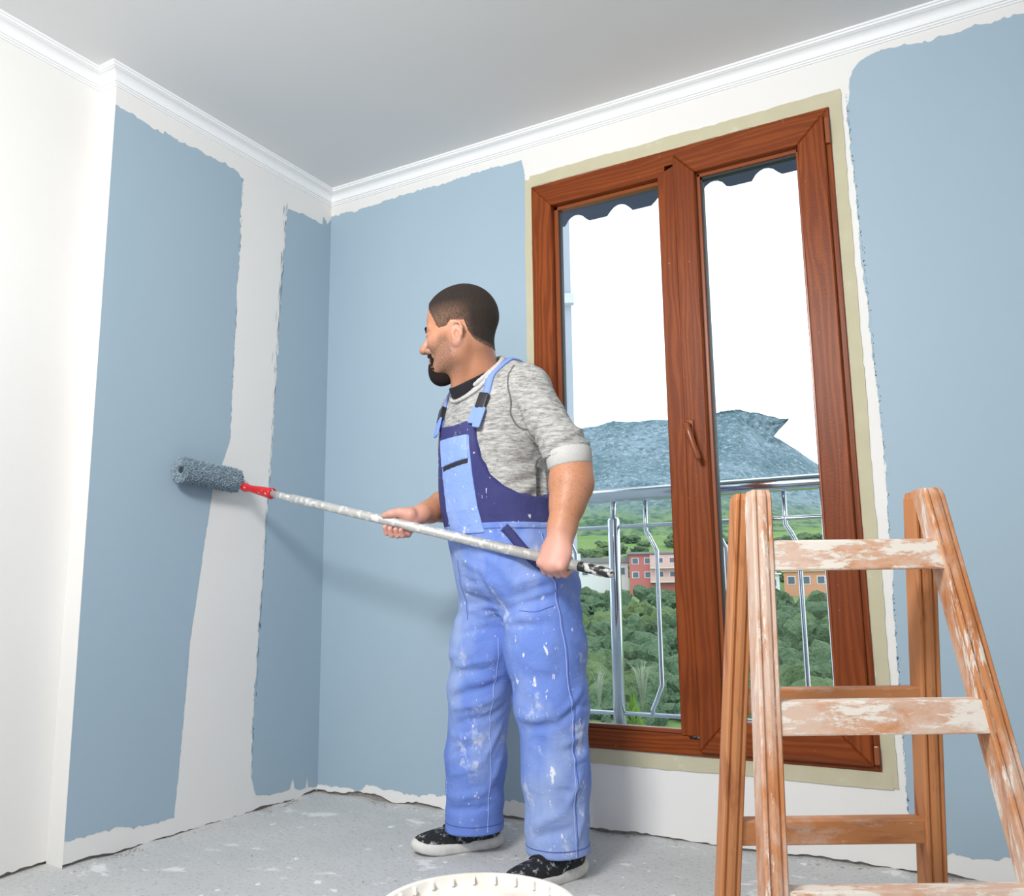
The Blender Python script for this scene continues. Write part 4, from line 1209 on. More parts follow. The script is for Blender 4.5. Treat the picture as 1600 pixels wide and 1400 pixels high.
def sweater_field():
    F = Field((-0.33, 2.40, 0.95), (0.30, 3.10, 1.62), 0.0038)
    F.func((-0.32, 2.45, 0.96), (0.25, 3.05, 1.52), lambda X, Y, Z: np.maximum(torso(X, Y, Z), np.maximum(Z - 1.50, 0.965 - Z)), 0.03)
    F.cone((-0.150, 2.850, 1.405), (0.034, 2.590, 1.410), 0.068, 0.066, 0.05)
    F.cone((-0.062, 2.715, 1.505), (0.045, 2.585, 1.432), 0.060, 0.062, 0.05)      # trapezius
    F.cone((-0.085, 2.740, 1.495), (-0.150, 2.850, 1.430), 0.055, 0.060, 0.05)
    F.ell((-0.010, 2.775, 1.33), (0.15, 0.13, 0.13), 0.06)                         # shoulder blades
    F.chain([(SH_L, 0.067), ((0.104, 2.540, 1.31), 0.059), ((0.152, 2.510, 1.225), 0.063), ((0.166, 2.502, 1.185), 0.060), ((0.170, 2.497, 1.12), 0.056)], 0.03)
    F.chain([(SH_R, 0.075), ((-0.168, 2.935, 1.27), 0.068), (EL_R, 0.062)], 0.03)
    f = F.fold
    # bunched sleeve above the cuff
    c = np.array([0.155, 2.505, 1.235]); ax = np.array([0.45, -0.24, -0.86]); ax /= np.linalg.norm(ax)
    for k, (s, A) in enumerate(((0.0, 0.008), (0.016, -0.008), (0.030, 0.010), (0.043, -0.009), (-0.022, -0.006), (-0.045, 0.006), (-0.07, -0.005))):
        p = c + ax * s
        n1 = np.cross(ax, [0, 0, 1.0]); n1 /= np.linalg.norm(n1); n2 = np.cross(ax, n1)
        ring = [p + 0.068 * (n1 * math.cos(t) + n2 * math.sin(t)) + ax * 0.012 * math.sin(t * 1.3 + k) for t in np.linspace(0, 2 * math.pi, 13)]
        for q0, q1 in zip(ring[:-1], ring[1:]): f(q0, q1, A * 0.9, 0.0085)
    # folds fanning from the armpit across the ribs
    for (a, b, A, w) in (((0.085, 2.56, 1.20), (-0.09, 2.60, 1.24), 0.006, 0.013), ((0.085, 2.56, 1.185), (-0.07, 2.58, 1.18), -0.008, 0.012),
                         ((0.09, 2.57, 1.165), (-0.06, 2.57, 1.145), 0.008, 0.012), ((0.09, 2.57, 1.145), (-0.02, 2.56, 1.115), -0.009, 0.011),
                         ((0.095, 2.58, 1.125), (0.0, 2.55, 1.085), 0.008, 0.011), ((0.10, 2.58, 1.10), (0.03, 2.55, 1.065), -0.008, 0.010),
                         ((0.02, 2.545, 1.40), (0.05, 2.53, 1.24), -0.010, 0.012), ((0.05, 2.53, 1.24), (0.09, 2.54, 1.20), -0.010, 0.012),
                         ((0.05, 2.51, 1.34), (0.10, 2.50, 1.27), 0.006, 0.014), ((0.08, 2.49, 1.40), (0.13, 2.49, 1.32), 0.005, 0.016),
                         ((-0.10, 2.60, 1.36), (0.0, 2.56, 1.33), 0.005, 0.016), ((-0.06, 2.59, 1.29), (0.02, 2.55, 1.27), -0.005, 0.013)):
        F.crease(a, b, A * 0.75, w * 0.85)
    z = F.ax[2][None, None, :]; u = F.ax[0][:, None, None]; v = F.ax[1][None, :, None]
    F.D -= (0.0013 * np.sin(z * 85 + 15 * u + 3 * np.sin(u * 40)) * np.sin(u * 30 + v * 33 + z * 17)).astype(np.float32)
    F.cut((0.170, 2.50, 1.182), (0.0, -0.10, -1), (0.08, 2.40, 1.0), (0.30, 2.62, 1.19))
    F.cut((-0.165, 2.985, 1.12), (-0.2, 0.1, -1), (-0.3, 2.92, 1.0), (-0.05, 3.10, 1.16))
    # the sweater climbs to its neckline
    ring = neckline(0.0)
    for a, b in zip(ring[:-1], ring[1:]): F.cone(a, b, 0.010, 0.010, 0.025)
    F.cone(NECK_A, NECK_B, 0.066, 0.066, 0.006, 'sub')
    F.func((-0.3, 2.5, 1.40), (0.1, 2.9, 1.62), lambda X, Y, Z: -((X + 0.112) * -0.55 + (Y - 2.675) * -0.385 + (Z - 1.487) * 0.74) - 0.008, 0.01, 'sub')
    return F

NECK_A, NECK_B = np.array([-0.088, 2.697, 1.40]), np.array([-0.126, 2.635, 1.60])
def neckline(dz, r=0.076, n=41):
    # closed loop round the neck, low in front and high at the nape
    out = []
    for t in np.linspace(0, 2 * math.pi, n):
        cf, cl = math.cos(t), math.sin(t)
        z = 1.487 - 0.068 * cf + dz + 0.006 * cl * cl
        k = (z - NECK_A[2]) / (NECK_B[2] - NECK_A[2]); c = NECK_A + (NECK_B - NECK_A) * k
        rr = r + 0.006 * max(cf, 0)
        out.append(np.array([c[0] + rr * (FC[0] * cf + LC[0] * cl), c[1] + rr * (FC[1] * cf + LC[1] * cl), z]))
    return out

# head frame: forward, left, up
HF = np.array([-0.978, 0.208, 0.0]); HL = np.array([-0.208, -0.978, 0.0]); HU = np.array([0, 0, 1.0])
_t = R(-3)
HF, HU = HF * math.cos(_t) + HU * math.sin(_t), HU * math.cos(_t) - HF * math.sin(_t)
HC = np.array([-0.156, 2.615, 1.599]); HS = 1.10
HR = np.stack([HL, HF, HU])          # rows: head x (left), y (forward), z (up)
def HP(x, y, z): return HC + HS * (HL * x + HF * y + HU * z)

def body_head(F):
    E = lambda c, r, k=0.015, mode='add': F.ell(HP(*c), np.array(r) * HS, k * HS, HR, mode)
    K = lambda a, b, ra, rb, k=0.012, mode='add': F.cone(HP(*a), HP(*b), ra * HS, rb * HS, k * HS, mode)
    E((0, -0.010, 0.055), (0.0755, 0.097, 0.092)); E((0, 0.026, 0.044), (0.066, 0.068, 0.074), 0.03)
    E((0, 0.030, -0.030), (0.058, 0.058, 0.070), 0.03)
    for s in (-1, 1):
        K((s * 0.054, -0.004, -0.030), (s * 0.047, 0.008, -0.066), 0.020, 0.018, 0.03)
        K((s * 0.047, 0.008, -0.066), (s * 0.018, 0.072, -0.092), 0.018, 0.018, 0.03)
        E((s * 0.038, 0.064, -0.020), (0.026, 0.026, 0.026), 0.02)                    # cheek
        K((s * 0.052, 0.055, -0.004), (s * 0.066, 0.010, 0.004), 0.012, 0.010, 0.02)  # cheekbone
        K((s * 0.012, 0.090, 0.022), (s * 0.044, 0.077, 0.024), 0.0095, 0.009, 0.014) # brow
        E((s * 0.031, 0.104, 0.003), (0.017, 0.016, 0.0110), 0.010, 'sub')            # eye socket
        E((s * 0.031, 0.0815, 0.003), (0.0140, 0.0130, 0.0125), 0.004)                # lids
        K((s * 0.019, 0.0920, 0.0015), (s * 0.042, 0.0865, 0.0015), 0.0012, 0.0012, 0.003, 'sub')
        E((s * 0.0135, 0.098, -0.036), (0.0085, 0.010, 0.0085), 0.006)                # nostril wing
        K((s * 0.006, 0.104, -0.044), (s * 0.007, 0.100, -0.038), 0.003, 0.003, 0.004, 'sub')
    K((0, 0.084, 0.020), (0, 0.114, -0.026), 0.0085, 0.0105, 0.012); E((0, 0.1155, -0.030), (0.0115, 0.0105, 0.0105), 0.008)
    E((0, 0.080, -0.060), (0.026, 0.016, 0.020), 0.014)
    K((-0.017, 0.0895, -0.0575), (0.017, 0.0895, -0.0575), 0.0055, 0.0055, 0.006)
    K((-0.015, 0.0885, -0.0690), (0.015, 0.0885, -0.0690), 0.0062, 0.0062, 0.006)
    K((-0.020, 0.0965, -0.0630), (0.020, 0.0965, -0.0630), 0.0018, 0.0018, 0.003, 'sub')
    E((0, 0.075, -0.094), (0.024, 0.020, 0.020), 0.016)
    # ears
    for s in (-1, 1):
        e = lambda y, z, x=0.0: (s * (0.0765 + x), y, z)
        E(e(-0.008, -0.014), (0.007, 0.016, 0.028), 0.008)
        ring = [(-0.000, -0.024, 0.000), (-0.012, -0.022, 0.004), (-0.022, -0.006, 0.009), (-0.025, 0.012, 0.011), (-0.020, 0.027, 0.010), (-0.008, 0.033, 0.007), (0.003, 0.029, 0.003), (0.007, 0.019, 0.0)]
        for a, b in zip(ring[:-1], ring[1:]):
            K(e(a[0], a[1] - 0.016, a[2]), e(b[0], b[1] - 0.016, b[2]), 0.0047, 0.0047, 0.004)
        E(e(-0.003, -0.042, 0.001), (0.006, 0.0085, 0.0085), 0.005)
        E(e(-0.007, -0.017, 0.010), (0.011, 0.0085, 0.014), 0.003, 'sub')
        E(e(-0.013, 0.004, 0.013), (0.006, 0.006, 0.008), 0.004, 'sub')
    # neck
    F.cone((-0.088, 2.700, 1.42), HP(0, -0.030, -0.030), 0.066, 0.061 * HS, 0.03)
    F.cone((-0.115, 2.675, 1.40), HP(0, 0.012, -0.055), 0.054, 0.050, 0.03)
    F.cone((-0.150, 2.80, 1.38), (-0.02, 2.63, 1.38), 0.045, 0.045, 0.04)
    for s in (-1, 1):
        F.cone(HP(s * 0.055, -0.012, -0.045), (-0.155 - 0.010 * s, 2.655 + 0.02 * -s, 1.43), 0.016, 0.016, 0.03)
    return F

def grip_hand(F, c, p, n, t, wrist, mir, thumb, k=0.010):
    """hand closed on the pole. c: pole centre in the grip, p: along the pole to the index side,
    n: from the pole towards the palm, t: across, from the fingers' roots to the wrist"""
    P = lambda s, a, b: c + p * s + n * a + t * b
    sp = [0.034, 0.0115, -0.0115, -0.032]; rad = [0.0098, 0.0102, 0.0098, 0.0088]; ln = [1.0, 1.06, 1.0, 0.88]
    for i in range(4):
        q = [P(sp[i], x * (0.9 + 0.1 * ln[i]), y * ln[i]) for x, y in mir]
        for j in range(len(q) - 1):
            F.cone(q[j], q[j + 1], rad[i] * (1.10, 1.02, 0.95)[min(j, 2)], rad[i] * (1.02, 0.95, 0.84)[min(j, 2)], 0.004)
        F.cone(q[0], wrist + (P(sp[i] * 0.5, 0, 0) - c) * 0.75, rad[i] * 1.18, 0.020, 0.014)      # metacarpals
    F.cone((P(sp[0], *mir[0]) + P(sp[3], *mir[0])) / 2, wrist, 0.020, 0.024, 0.02)
    pr = [0.019, 0.0135, 0.0118, 0.0095]
    for j in range(len(thumb) - 1):
        F.cone(P(*thumb[j]), P(*thumb[j + 1]), pr[j], pr[j + 1], 0.008)

_pd = np.array([-1.278, 0.807, 0.355]); _pd /= np.linalg.norm(_pd)       # along the pole towards the roller
def _pole_uvz(t): return np.array([-1.038, 3.167, 1.207]) * (1 - t) + np.array([0.24, 2.36, 0.852]) * t
GRIP_L = _pole_uvz(0.910); GRIP_R = _pole_uvz(0.528)
def _orth(v): 
    v = np.array(v, float); v = v - _pd * (v @ _pd); return v / np.linalg.norm(v)

def body_arm_left(F):
    w = np.array(WR_L)
    F.chain([((0.146, 2.513, 1.24), 0.040), ((0.163, 2.503, 1.19), 0.050), (EL_L, 0.055), ((0.172, 2.482, 1.11), 0.056), ((0.158, 2.465, 1.05), 0.050), ((0.140, 2.445, 0.98), 0.039), (w, 0.034)], 0.02)
    F.ell((0.172, 2.487, 1.115), (0.060, 0.054, 0.068), 0.03)
    n = _orth((0.05, -1, 0.05)); t = np.cross(n, _pd); t = t if t[2] > 0 else -t
    grip_hand(F, GRIP_L, _pd, n, t, w + np.array([0.0, -0.004, -0.018]),
              [(0.027, -0.018), (-0.004, -0.036), (-0.026, -0.016), (-0.023, 0.008)],
              [(0.022, 0.016, 0.045), (0.046, 0.004, 0.026), (0.050, -0.018, 0.008), (0.040, -0.026, -0.010)])
    F.ell(GRIP_L + n * 0.020 + t * 0.020, (0.046, 0.020, 0.046), 0.02, np.stack([_pd, n, t]))
    for i, s in enumerate((0.034, 0.0115, -0.0115, -0.032)):
        q = GRIP_L + _pd * s + n * 0.028 - t * 0.018
        F.ell(q + n * 0.004, (0.011, 0.010, 0.011), 0.006)
    F.ell(w + np.array([0.018, 0.0, 0.0]), (0.018, 0.022, 0.03), 0.02)
    return F

def body_arm_right(F):
    w = np.array(WR_R)
    F.chain([(EL_R, 0.056), ((-0.195, 2.935, 1.108), 0.058), ((-0.235, 2.865, 1.085), 0.049), ((-0.270, 2.805, 1.064), 0.036), (w, 0.033)], 0.02)
    n = _orth((0.0, 1, 0.15)); t = np.cross(n, _pd); t = t if t[2] > 0 else -t
    grip_hand(F, GRIP_R, _pd, n, t, w + np.array([-0.018, -0.006, -0.008]),
              [(0.028, 0.000), (0.014, -0.034), (-0.013, -0.036), (-0.027, -0.018)],
              [(-0.030, 0.010, 0.036), (0.006, -0.002, 0.036), (0.034, -0.010, 0.026), (0.056, -0.014, 0.016)])
    F.ell(GRIP_R - _pd * 0.012 + n * 0.024 + t * 0.016, (0.040, 0.017, 0.038), 0.02, np.stack([_pd, n, t]))
    return F
def person_mats():
    p = Mat('skin', 0.48, 0.45)
    c = p.mix(p.noise(16, 4), (0.50, 0.215, 0.115), (0.61, 0.29, 0.170))
    c = p.mix(p.attr('rosy'), c, (0.66, 0.34, 0.27))
    st = p.math('MULTIPLY', p.attr('stubble'), p.ramp(p.noise(420, 2), [(0.36, 0.25), (0.62, 0.85)]))
    c = p.mix(st, c, (0.115, 0.075, 0.058))
    c = p.mix(p.math('MULTIPLY', p.attr('armhair'), p.ramp(p.noise(420, 3, 0.6, (1, 1, 0.22)), [(0.50, 0), (0.70, 0.5)])), c, (0.16, 0.085, 0.05))
    p.color(c); p.bump(p.noise(260, 3), 0.10, 0.002)
    p.b.inputs['Subsurface Weight'].default_value = 0.08; p.b.inputs['Subsurface Radius'].default_value = (0.01, 0.004, 0.002)
    M['skin'] = p.m
    p = Mat('short_hair', 0.75, 0.25)
    c = p.mix(p.noise(150, 4, 0.7, (1, 1, 0.4)), (0.012, 0.010, 0.009), (0.055, 0.038, 0.030))
    c = p.mix(p.math('MULTIPLY', p.attr('shaved'), p.ramp(p.noise(210, 3, 0.6), [(0.35, 0.25), (0.65, 0.85)])), c, (0.30, 0.175, 0.118))
    p.color(c); p.bump(p.noise(330, 3, 0.7), 0.9, 0.004); M['hair'] = p.m
    p = Mat('beard_hair', 0.8, 0.2); p.color(p.mix(p.noise(200, 3), (0.008, 0.007, 0.007), (0.028, 0.020, 0.017))); p.bump(p.noise(260, 4, 0.7), 1.0, 0.006); M['beard'] = p.m
    p = Mat('grey_marl_sweater', 0.95, 0.15)
    nz = p.noise(80, 5, 0.75, (0.40, 0.40, 1.9), 0.5)
    c = p.mix(p.ramp(nz, [(0.36, 0), (0.62, 1)]), (0.21, 0.208, 0.20), (0.57, 0.565, 0.55))
    c = p.mix(p.ramp(p.noise(38, 5, 0.7), [(0.69, 0), (0.73, 1)]), c, (0.80, 0.80, 0.78))
    p.color(c); p.bump(p.noise(230, 4, 0.7), 0.5, 0.004); M['sweater'] = p.m
    p = Mat('ribbed_cuff', 0.95, 0.15); p.color(p.mix(p.noise(160, 3, 0.6), (0.47, 0.465, 0.45), (0.61, 0.605, 0.59))); M['cuff'] = p.m
    p = Mat('sweater_seam', 0.95, 0.1); p.color((0.17, 0.165, 0.155)); M['sseam'] = p.m
    M['tee'] = simple('black_tee', (0.012, 0.012, 0.018), 0.9)
    def cloth(name, c0, c1, faded, amount, big):
        p = Mat(name, 0.9, 0.15)
        c = p.mix(p.noise(6, 4), c0, c1)
        c = p.mix(p.ramp(p.noise(4.2, 4, 0.6, (1, 1, 0.55)), [(0.44, 0), (0.66, 0.85)]), c, faded)
        # dried paint: smears, splashes, fine spatter
        s1 = p.ramp(p.noise(13, 7, 0.72, (1, 1, 0.7)), [(big, 0), (big + 0.10, 0.55)])
        s2 = p.ramp(p.noise(30, 5, 0.66, (1.2, 1.2, 0.6)), [(amount, 0), (amount + 0.025, 0.9)])
        s3 = p.ramp(p.noise(95, 2, 0.5, (1.0, 1.0, 0.55)), [(0.722, 0), (0.75, 0.85)])
        for s_ in (s1, s2, s3): c = p.mix(s_, c, (0.77, 0.80, 0.86))
        p.color(c); p.bump(p.noise(300, 3), 0.25, 0.002); p.bump(s2, 0.2, 0.002)
        p.bump(p.noise(22, 5, 0.6, (1, 1, 1.6), 1.0), 0.30, 0.012)
        return p.m
    M['denim'] = cloth('light_blue_workwear', (0.130, 0.215, 0.60), (0.180, 0.285, 0.69), (0.34, 0.44, 0.70), 0.652, 0.575)
    M['bib_light'] = cloth('light_blue_bib', (0.21, 0.33, 0.76), (0.29, 0.42, 0.82), (0.40, 0.52, 0.82), 0.635, 0.60)
    M['navy'] = cloth('navy_workwear', (0.040, 0.043, 0.150), (0.058, 0.060, 0.185), (0.080, 0.085, 0.22), 0.655, 0.645)
    M['strap'] = simple('blue_webbing', (0.22, 0.335, 0.78), 0.85)
    M['stitch'] = simple('pale_stitching', (0.36, 0.46, 0.82), 0.9)
    M['dseam'] = simple('dark_seam', (0.075, 0.125, 0.44), 0.9)
    M['buckle'] = simple('black_buckle', (0.02, 0.021, 0.026), 0.35)
    p = Mat('black_mesh_shoe', 0.75, 0.3)
    c = p.mix(p.ramp(p.noise(42, 6, 0.75), [(0.55, 0), (0.64, 0.8)]), (0.016, 0.017, 0.019), (0.55, 0.57, 0.57))
    p.color(c); p.bump(p.voronoi(260), 0.5, 0.003); M['shoe'] = p.m
    p = Mat('white_rubber_sole', 0.6, 0.35)
    c = p.mix(p.ramp(p.noise(30, 4), [(0.45, 0), (0.75, 0.6)]), (0.70, 0.69, 0.66), (0.40, 0.39, 0.37)); p.color(c); M['sole'] = p.m
    M['sock'] = simple('black_sock', (0.012, 0.012, 0.014), 0.95)
    M['eye'] = simple('eye_surface', (0.10, 0.07, 0.06), 0.15)
person_mats()

def to_world(V):
    V = np.asarray(V)
    e1 = np.array(E1); e2 = np.array(E2)
    return V[:, :1] * e1 + V[:, 1:2] * e2 + V[:, 2:3] * np.array([0, 0, 1.0])

P_ROOT = UV(0.0, 2.73, 0)
def part(name, V, Q, mat, parent, smooth=True):
    W = to_world(V) - np.array(P_ROOT)
    return link(name, fast_mesh(name, W, Q, smooth), mat, parent)

def catmull(pts, n=8):
    P = np.array(pts, float); P = np.vstack([2 * P[0] - P[1], P, 2 * P[-1] - P[-2]])
    out = []
    for i in range(1, len(P) - 2):
        for k in range(n):
            t = k / n
            out.append(0.5 * (2 * P[i] + (P[i + 1] - P[i - 1]) * t + (2 * P[i - 1] - 5 * P[i] + 4 * P[i + 1] - P[i + 2]) * t * t + (3 * P[i] - P[i - 1] - 3 * P[i + 1] + P[i + 2]) * t ** 3))
    out.append(P[-2]); return np.array(out)

def ribbon(F, pts, width, thick, lift=0.0, n=8, snap=True):
    """flat band laid on the surface of field F along pts"""
    P = catmull(pts, n)
    if snap: P = F.snap(P, lift)
    N = F.grad(P, 0.012)
    Tn = np.gradient(P, axis=0); Tn /= np.linalg.norm(Tn, axis=1, keepdims=True) + 1e-9
    S = np.cross(Tn, N); S /= np.linalg.norm(S, axis=1, keepdims=True) + 1e-9
    w = width / 2; a = P + S * w; b = P - S * w
    if snap:
        a = F.snap(a, lift, 3); b = F.snap(b, lift, 3)
    top = N * thick
    V = np.concatenate([a - top * .3, a + top * .85, P + top, b + top * .85, b - top * .3]); m_ = len(P)
    Q = []
    for i in range(m_ - 1):
        for r in range(4):
            Q.append((r * m_ + i, r * m_ + i + 1, (r + 1) * m_ + i + 1, (r + 1) * m_ + i))
        Q.append((4 * m_ + i, 4 * m_ + i + 1, i + 1, i))
    for i in (0, m_ - 1):
        Q.append((i, m_ + i, 2 * m_ + i, 4 * m_ + i)); Q.append((2 * m_ + i, 3 * m_ + i, 4 * m_ + i, 4 * m_ + i))
    Q = [q for q in Q if len(set(q)) == 4]
    return V, np.array(Q)

def set_attr(o, name, vals):
    at = o.data.attributes.new(name, 'FLOAT', 'POINT'); at.data.foreach_set('value', np.asarray(vals, np.float32))

def join_parts(lst):
    V = np.concatenate([v for v, _ in lst]); o = 0; Qs = []
    for v, q in lst:
        Qs.append(np.asarray(q) + o); o += len(v)
    return V, np.concatenate(Qs)

def build_person():
    root = empty('person', P_ROOT)
    tag(root, 'bearded person in grey sweater and paint-stained blue overalls holding a roller pole', 'person')
    # ---- skin: head, neck, forearms and hands as one body mesh
    FH = Field((-0.45, 2.33, 0.80), (0.27, 3.08, 1.83), 0.0026)
    body_head(FH); body_arm_left(FH); body_arm_right(FH)
    FH.func((-0.32, 2.45, 0.9), (0.25, 3.02, 1.5), lambda X, Y, Z: np.maximum(torso(X, Y, Z, -0.035), np.maximum(Z - 1.46, 0.93 - Z)), 0.02)
    FH.cone(SH_L, (0.146, 2.513, 1.24), 0.042, 0.040); FH.cone(SH_R, EL_R, 0.048, 0.045); FH.cone((-0.15, 2.85, 1.385), (0.04, 2.585, 1.385), 0.045, 0.045, 0.03)
    V, Q = FH.mesh(); V = relax(V, Q, 1, 0.45)
    body = part('body', V, Q, M['skin'], root)
    loc = (V - HC) @ HR.T / HS
    head = V[:, 2] > 1.40
    x, y, z = loc.T
    sm = lambda a, b, t: np.clip((t - a) / (b - a), 0, 1)
    stub = sm(-0.012, -0.045, z) * sm(-0.03, 0.02, y) * sm(-0.15, -0.105, z) + 0.6 * sm(0.012, 0.03, y) * sm(0.060, 0.045, y) * sm(0.01, -0.02, z) * sm(0.04, 0.055, np.abs(x))
    stub += 0.5 * sm(0.015, 0.0, z) * sm(-0.02, -0.04, y) * sm(-0.09, -0.06, z)      # nape
    set_attr(body, 'stubble', np.clip(stub, 0, 1) * head)
    rosy = np.where(head, 0.5 * np.exp(-(((y - 0.105) / 0.03) ** 2 + ((z + 0.03) / 0.03) ** 2)) + 0.5 * np.exp(-((np.abs(x) - 0.085) / 0.012) ** 2), 0)
    dl = np.minimum(np.linalg.norm(V - GRIP_L, axis=1), np.linalg.norm(V - GRIP_R, axis=1))
    rosy = np.where(head, rosy, sm(0.12, 0.05, dl)); set_attr(body, 'rosy', rosy)
    set_attr(body, 'armhair', np.where(head, 0, sm(0.08, 0.13, dl)))
    # ---- hair, beard, brows, eyes
    G = Field((-0.36, 2.46, 1.40), (0.05, 2.80, 1.83), 0.0024)
    E = lambda c, r, k=0.015, mode='add': G.ell(HP(*c), np.array(r) * HS, k * HS, HR, mode)
    E((0, -0.010, 0.055), (0.0755, 0.097, 0.092)); E((0, 0.026, 0.044), (0.066, 0.068, 0.074), 0.03)
    G.cone((-0.088, 2.700, 1.42), HP(0, -0.030, -0.030), 0.066, 0.061 * HS, 0.03)
    Xg = G.ax[0][:, None, None] - HC[0]; Yg = G.ax[1][None, :, None] - HC[1]; Zg = G.ax[2][None, None, :] - HC[2]
    ly = (HF[0] * Xg + HF[1] * Yg + HF[2] * Zg) / HS; lz = (HU[0] * Xg + HU[1] * Yg + HU[2] * Zg) / HS; lx = (HL[0] * Xg + HL[1] * Yg + HL[2] * Zg) / HS
    HLY, HLZ = ([-0.13, -0.10, -0.075, -0.05, -0.038, -0.033, -0.028, 0.010, 0.018, 0.0235, 0.046, 0.050, 0.060, 0.074, 0.086, 0.11],
                     [-0.052, -0.050, -0.046, -0.032, -0.014, 0.006, 0.025, 0.027, 0.014, -0.030, -0.026, 0.008, 0.036, 0.064, 0.084, 0.097])
    line = np.interp(ly, HLY, HLZ)
    line = line + 0.02 * np.clip(0.05 - np.abs(lx), 0, 1) / 0.05 * np.clip((ly - 0.03) / 0.05, 0, 1) * 0.3
    line = line + 0.0015 * np.sin(ly * 900)
    grow = np.clip((lz - line) / 0.022, 0, 1)
    G.D = np.maximum(G.D - (0.0012 + 0.0062 * grow * np.clip(0.25 + (lz + 0.03) / 0.09, 0.3, 1)).astype(np.float32), (line - lz).astype(np.float32) * 0.6)
    v, q = G.mesh(); hair = part('hair', relax(v, q, 1, 0.4), q, M['hair'], root)
    L = (v - HC) @ HR.T / HS
    lv = np.interp(L[:, 1], HLY, HLZ)
    edge = np.clip(1 - (L[:, 2] - lv) / 0.014, 0, 1)
    set_attr(hair, 'shaved', np.maximum(np.clip((0.088 - L[:, 2]) / 0.05, 0, 1) * np.clip((L[:, 1] + 0.055) / 0.05, 0, 1), edge * 1.4))
    cb = HP(0, 0.065, -0.09); G = Field(cb - np.array([0.07, 0.07, 0.09]), cb + np.array([0.07, 0.07, 0.08]), 0.0022)
    E = lambda c, r, k=0.012, mode='add': G.ell(HP(*c), np.array(r) * HS, k * HS, HR, mode)
    K = lambda a, b, ra, rb, k=0.008: G.cone(HP(*a), HP(*b), ra * HS, rb * HS, k * HS)
    E((0, 0.080, -0.092), (0.031, 0.022, 0.026)); E((0, 0.070, -0.112), (0.030, 0.028, 0.024)); E((0, 0.058, -0.122), (0.024, 0.024, 0.016))
    for s in (-1, 1):
        K((0.002 * s, 0.0975, -0.0485), (s * 0.024, 0.088, -0.0540), 0.0050, 0.0046)
        K((s * 0.024, 0.088, -0.0540), (s * 0.029, 0.080, -0.070), 0.0046, 0.0055); K((s * 0.029, 0.080, -0.070), (s * 0.026, 0.074, -0.092), 0.0055, 0.011)
    K((-0.008, 0.0925, -0.0775), (0.008, 0.0925, -0.0775), 0.005, 0.005)
    G.D += (0.0012 * np.sin(G.ax[0][:, None, None] * 1500) * np.sin(G.ax[1][None, :, None] * 1300) * np.sin(G.ax[2][None, None, :] * 900)).astype(np.float32)
    v, q = G.mesh(); part('beard', v, q, M['beard'], root)
    for s in (-1, 1):
        G = Field(HP(s * 0.03, 0.08, 0.03) - 0.06, HP(s * 0.03, 0.08, 0.03) + 0.06, 0.002)
        G.chain([(HP(s * 0.014, 0.0985, 0.0205), 0.0042), (HP(s * 0.030, 0.0945, 0.0260), 0.0048), (HP(s * 0.048, 0.0815, 0.0230), 0.0028)], 0.004)
        v, q = G.mesh(); part('eyebrow', v, q, M['beard'], root)
        G = Field(HP(s * 0.03, 0.08, 0.0) - 0.05, HP(s * 0.03, 0.08, 0.0) + 0.05, 0.002)
        G.chain([(HP(s * 0.018, 0.0925, 0.0015), 0.0015), (HP(s * 0.031, 0.0942, 0.0018), 0.0020), (HP(s * 0.043, 0.0875, 0.0005), 0.0015)], 0.003)
        v, q = G.mesh(); part('eye', v, q, M['eye'], root)
    # ---- sweater
    FS = sweater_field(); v, q = FS.mesh()
    sw = part('sweater', relax(v, q, 1, 0.4), q, M['sweater'], root)
    # collar band and the black tee inside it
    def ring_part(pts, r_, mat, name, par):
        G = Field(np.min(pts, 0) - 0.03, np.max(pts, 0) + 0.03, 0.0026)
        for a, b in zip(pts[:-1], pts[1:]): G.cone(a, b, r_, r_, 0.003)
        v, q = G.mesh(); return part(name, v, q, mat, par)
    def hug(dz, r, off):
        P = np.array(neckline(dz, r)); P2 = FS.snap(P, off, 8); P2[-1] = P2[0]
        return list(P2)
    ring_part(hug(-0.006, 0.084, 0.004), 0.0090, M['cuff'], 'collar', sw)
    ring_part(hug(-0.022, 0.094, 0.001), 0.0062, M['cuff'], 'collar', sw)
    # black tee showing at the throat
    G = Field((-0.26, 2.52, 1.36), (0.02, 2.80, 1.56), 0.0026)
    G.cone((-0.088, 2.700, 1.42), HP(0, -0.030, -0.030), 0.0725, 0.070, 0.03); G.cone((-0.115, 2.675, 1.40), HP(0, 0.012, -0.055), 0.0665, 0.064, 0.03)
    c0 = np.array([-0.112, 2.675, 1.487])
    G.cut(c0 + np.array([-0.06, -0.042, -0.042]), (-0.42, -0.29, 0.86), (-0.3, 2.5, 1.3), (0.1, 2.9, 1.6))
    G.cut(c0 + np.array([0.0, 0.0, -0.016]), (0.55, 0.385, -0.74), (-0.3, 2.5, 1.3), (0.1, 2.9, 1.6))
    v, q = G.mesh(); part('undershirt', v, q, M['tee'], root)
    # ribbed cuff on the near sleeve: ring with ribs
    ax0 = np.array([0.165, 2.501, 1.212]); ax1 = np.array([0.1715, 2.496, 1.158]); d = ax1 - ax0
    n1 = np.array([1.0, 0, 0]); n2 = np.cross(d / np.linalg.norm(d), n1)
    n1 = np.cross(n2, d / np.linalg.norm(d))
    V = []; Q = []; nn = 120
    prof = [(0.0, 0.0620), (0.10, 0.0690), (0.5, 0.0680), (0.9, 0.0665), (1.0, 0.0630), (1.0, 0.050)]
    for t, r_ in prof:
        for k in range(nn):
            a = 2 * math.pi * k / nn; rr = r_ + (0.0009 if k % 2 and 0.05 < t < 0.95 else 0.0)
            V.append(ax0 + d * t + (n1 * math.cos(a) + n2 * math.sin(a)) * rr)
